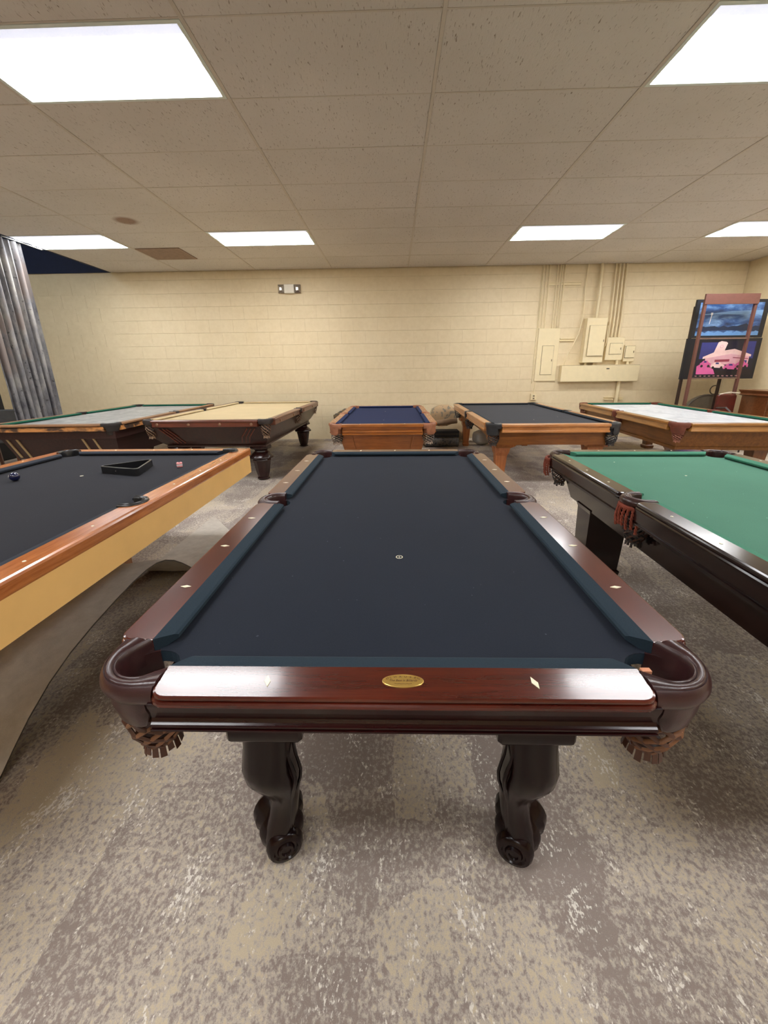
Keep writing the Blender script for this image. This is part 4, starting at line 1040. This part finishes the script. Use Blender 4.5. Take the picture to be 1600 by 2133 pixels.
# ================================================================ art rack in the rear right corner
STL = plain('brown_steel', rgb(104, 66, 58), .5, var=.1)
e = tag(empty('display_rack', (5.72, 7.55, 0), .03), 'brown steel display rack holding two pictures in the rear right corner', 'rack')
mb = MB(); mb.box(-.46, .46, -.06, -.03, 2.44, 2.60); mb.build('top_board', STL, e)
for sx in (-1, 1):
    mb = MB(); mb.box(sx*.43-.022, sx*.43+.022, -.05, -.01, 0, 2.5); mb.build('front_post', STL, e)
    mb = MB(); mb.box(sx*.36-.02, sx*.36+.02, .25, .29, 0, 2.45); mb.build('rear_post', plain('dark_brown_steel', rgb(52, 32, 28), .5), e)
for z in (1.90, 1.235):
    mb = MB(); mb.box(-.43, .43, -.045, -.025, z-.012, z+.012); mb.build('cross_rail', plain('dull_steel', rgb(130, 110, 100), .4, metal=.5), e)
for k in range(10):
    mb = MB(); x = -.36+k*.08; mb.lathe([(.008, -.045), (.008, -.07), (.012, -.072), (.012, -.076)], (x, 0, 1.275), 8, 'y'); mb.build('peg', plain('peg_pink', rgb(150, 110, 110), .4), e)
def picture(label, loc, w, h, rot, name, paint):
    e = tag(empty(name, loc, rot), label, 'picture', 'pictures held on the brown display rack')
    mb = MB(); mb.box(-w/2, w/2, 0, .04, 0, h); mb.build('picture_board', plain('black_board', rgb(24, 26, 34), .5), e)
    paint(e, w, h); return e
def shape(mb, pts, mi, lay):
    mb.cur = mi; y = -.0006*lay
    mb.face([mb.vert((x, y, z)) for x, z in pts])
def sky_mat():
    m, nt, b = newmat('storm_sky_print'); v = coords(nt, (1, 1, 2.6))
    c = ramp(nt, noise(nt, v, 2.6, 6, .6, .5), [(.30, rgb(26, 40, 66)), (.5, rgb(56, 92, 150)), (.68, rgb(130, 172, 222))])
    setc(nt, b, c); b.inputs['Roughness'].default_value = .35; return m
def flat(name, c): return plain(name, c, .4, var=.08, scale=8)
def paint_sea(e, w, h):
    mb = MB(); X = lambda u: (u-.5)*w; Z = lambda v_: v_*h
    R_ = lambda l, pts, mi: shape(mb, [(X(a), Z(b)) for a, b in pts], mi, l)
    R_(1, [(.05, .06), (.93, .06), (.93, .92), (.05, .92)], 0)
    R_(2, [(.12, .60), (.5, .64), (.93, .60), (.93, .72), (.5, .70), (.12, .62)], 1)
    R_(3, [(.05, .18)]+[(.05+.88*k/14, .26+.06*abs(math.sin(k*1.3))+(.06 if 9 < k < 12 else 0)) for k in range(15)]+[(.93, .16), (.5, .20)], 2)
    R_(4, [(.05, .06), (.93, .06)]+[(.93-.88*k/20, .16+.03*math.sin(k*2.1)) for k in range(21)], 3)
    R_(5, [(.215, .36), (.225, .36), (.238, .60), (.225, .60)], 4)
    R_(6, [(.215, .60), (.245, .60), (.245, .66), (.215, .66)], 4)
    R_(6, [(.245, .64), (.75, .68), (.75, .60), (.245, .62)], 1)
    mb.build('print', [sky_mat(), flat('print_pale_blue', rgb(120, 160, 206)), flat('print_hill', rgb(26, 44, 74)), flat('print_surf', rgb(98, 144, 198)), flat('print_white', rgb(226, 232, 240))], e)
def paint_diner(e, w, h):
    mb = MB(); X = lambda u: (u-.5)*w; Z = lambda v_: v_*h
    R_ = lambda l, pts, mi: shape(mb, [(X(a), Z(b)) for a, b in pts], mi, l)
    R_(1, [(.18, .10), (.95, .10), (.95, .93), (.18, .93)], 0)
    R_(2, [(.20, .50), (.42, .52), (.42, .90), (.20, .90)], 1); R_(2, [(.80, .55), (.93, .50), (.93, .92), (.80, .92)], 1)
    R_(3, [(.30, .35), (.62, .36), (.88, .34), (.88, .60), (.66, .72), (.40, .64), (.28, .56)], 2)
    R_(4, [(.25, .50), (.62, .62), (.90, .55), (.90, .60), (.66, .74), (.40, .67), (.25, .55)], 3)
    R_(5, [(.38, .62), (.42, .90), (.46, .93), (.53, .91), (.55, .88), (.52, .66)], 3)
    R_(6, [(.475+.024*math.cos(a*.52), .80+.042*math.sin(a*.52)) for a in range(12)], 2); R_(7, [(.475+.016*math.cos(a*.52), .80+.028*math.sin(a*.52)) for a in range(12)], 3)
    R_(5, [(.66, .52), (.87, .49), (.87, .51), (.66, .54)], 5); R_(5, [(.76, .36), (.86, .35), (.86, .46), (.76, .46)], 1); R_(4, [(.46, .10), (.95, .10), (.95, .24), (.60, .20), (.44, .24)], 4)
    R_(5, [(.42, .42), (.62, .43), (.62, .49), (.42, .48)], 5)
    R_(5, [(.20, .12), (.46, .12), (.42, .26), (.24, .38), (.19, .32)], 6)
    for cx, cz, s_ in ((.30, .38, .8), (.47, .34, 1), (.66, .30, 1.15), (.80, .36, .9)):
        R_(7, [(cx-.09*s_, cz-.05), (cx+.10*s_, cz-.07), (cx+.10*s_, cz), (cx+.05*s_, cz+.04), (cx+.03*s_, cz+.08), (cx-.04*s_, cz+.08), (cx-.07*s_, cz+.03), (cx-.09*s_, cz+.02)], 6 if s_ != 1 else 3)
        for dx in (-.055, .06): R_(8, [(cx+dx*s_+.018*math.cos(a*.63), cz-.055+.034*math.sin(a*.63)) for a in range(10)], 4)
        R_(8, [(cx-.03*s_, cz+.03), (cx+.02*s_, cz+.03), (cx+.01*s_, cz+.07), (cx-.025*s_, cz+.07)], 1)
    mb.build('print', [flat('print_night', rgb(24, 24, 44)), flat('print_dusk', rgb(50, 56, 124)), flat('print_pink_wall', rgb(226, 176, 190)), flat('print_pale_pink', rgb(240, 206, 206)), flat('print_black', rgb(30, 24, 32)), flat('print_sign_red', rgb(150, 60, 84)), flat('print_hot_pink', rgb(214, 98, 160))], e)
picture('upper picture on the rack, blue stormy sea with a white lighthouse', (5.90, 7.68, 1.92), 1.27, .62, .03, 'framed_picture', paint_sea)
picture('lower picture on the rack, pink diner at night with parked cars', (5.86, 7.64, 1.22), 1.32, .69, .03, 'framed_picture', paint_diner)
# clutter below
e = tag(empty('metal_wheel', (6.02, 7.95, 0)), 'dull grey arched metal cover with a wire ring on top under the rack', 'cover')
mb = MB(); pts = [(-.38, .0)]+[(-.38*math.cos(PI*k/14), .60+.32*math.sin(PI*k/14)) for k in range(15)]+[(.38, .0)]
mb.loft([[(x, 0, z) for x, z in pts], [(x, .08, z) for x, z in pts]]); mb.build('arched_panel', plain('dull_grey_metal', rgb(118, 108, 92), .5), e)
mb = MB(); mb.tube([(x, -.005, z) for x, z in pts[1:-1]], .018, 6); mb.build('arched_rim', plain('rim_grey', rgb(96, 88, 78), .4), e)
mb = MB(); mb.tube([(.12+.08*math.cos(2*PI*k/16), .04, 1.01+.08*math.sin(2*PI*k/16)) for k in range(17)], .010, 6); mb.build('wire_ring', plain('ring_grey', rgb(104, 92, 78), .4, metal=.4), e)
e.name = 'arched_metal_cover'
e = tag(empty('red_armchair', (5.98, 7.15, 0)), 'dark red padded armchair with pale trim beside the wooden cabinet', 'chair')
RV = leather('red_vinyl', rgb(88, 28, 22), .35)
mb = MB(); mb.rbox(-.27, .05, -.2, .2, .40, .52, .03); mb.build('seat', RV, e)
mb = MB(); mb.rbox(-.27, .05, .14, .22, .52, .97, .03); mb.build('backrest', RV, e)
mb = MB(); mb.tube([(-.28, .13, .97), (-.1, .13, 1.0), (.06, .13, .985)], .012, 6); mb.build('pale_trim', plain('pale_trim', rgb(196, 184, 168), .5), e)
mb = MB(); mb.tube([(-.30, .1, .74), (-.30, -.1, .76), (-.28, -.19, .70), (-.28, -.19, .02)], .016, 6); mb.build('armrest', plain('dark_frame', rgb(66, 56, 54), .4), e)
for x, y in ((-.25, .18), (.03, .18), (.03, -.18)):
    mb = MB(); mb.tube([(x, y, .40), (x, y, .0)], .014, 6); mb.build('leg', _M['dark_frame'], e)
e = tag(empty('wooden_cabinet', (6.50, 7.12, 0)), 'carved brown wooden cabinet against the right wall at the photo edge', 'cabinet')
CB = WO('cabinet_brown', rgb(92, 50, 24), rgb(134, 80, 42), rough=.35)
mb = MB(); mb.box(-.29, .32, -.22, .3, .04, .94); mb.build('cabinet_body', CB[0], e)
mb = MB(); mb.loft([rect(.30, .26, .94), rect(.33, .29, .955), rect(.33, .29, .965), rect(.31, .27, .985), rect(.34, .30, 1.03), rect(.34, .30, 1.04)]); mb.build('cabinet_top', CB[0], e).location = (.0, .04, 0)
mb = MB(); mb.box(-.20, .22, -.235, -.22, .62, .80); D = mb.build('glazed_door', plain('olive_glass', rgb(66, 58, 34), .1, spec=.8), e)
mb = MB(); mb.box(-.25, -.20, -.245, -.22, .56, .86); mb.box(.22, .27, -.245, -.22, .56, .86); mb.box(-.20, .22, -.245, -.22, .80, .86); mb.box(-.20, .22, -.245, -.22, .56, .62); mb.build('door_frame', CB[0], e)
mb = MB(); mb.box(.0, .012, -.24, -.235, .62, .80); mb.build('mullion', CB[0], D)
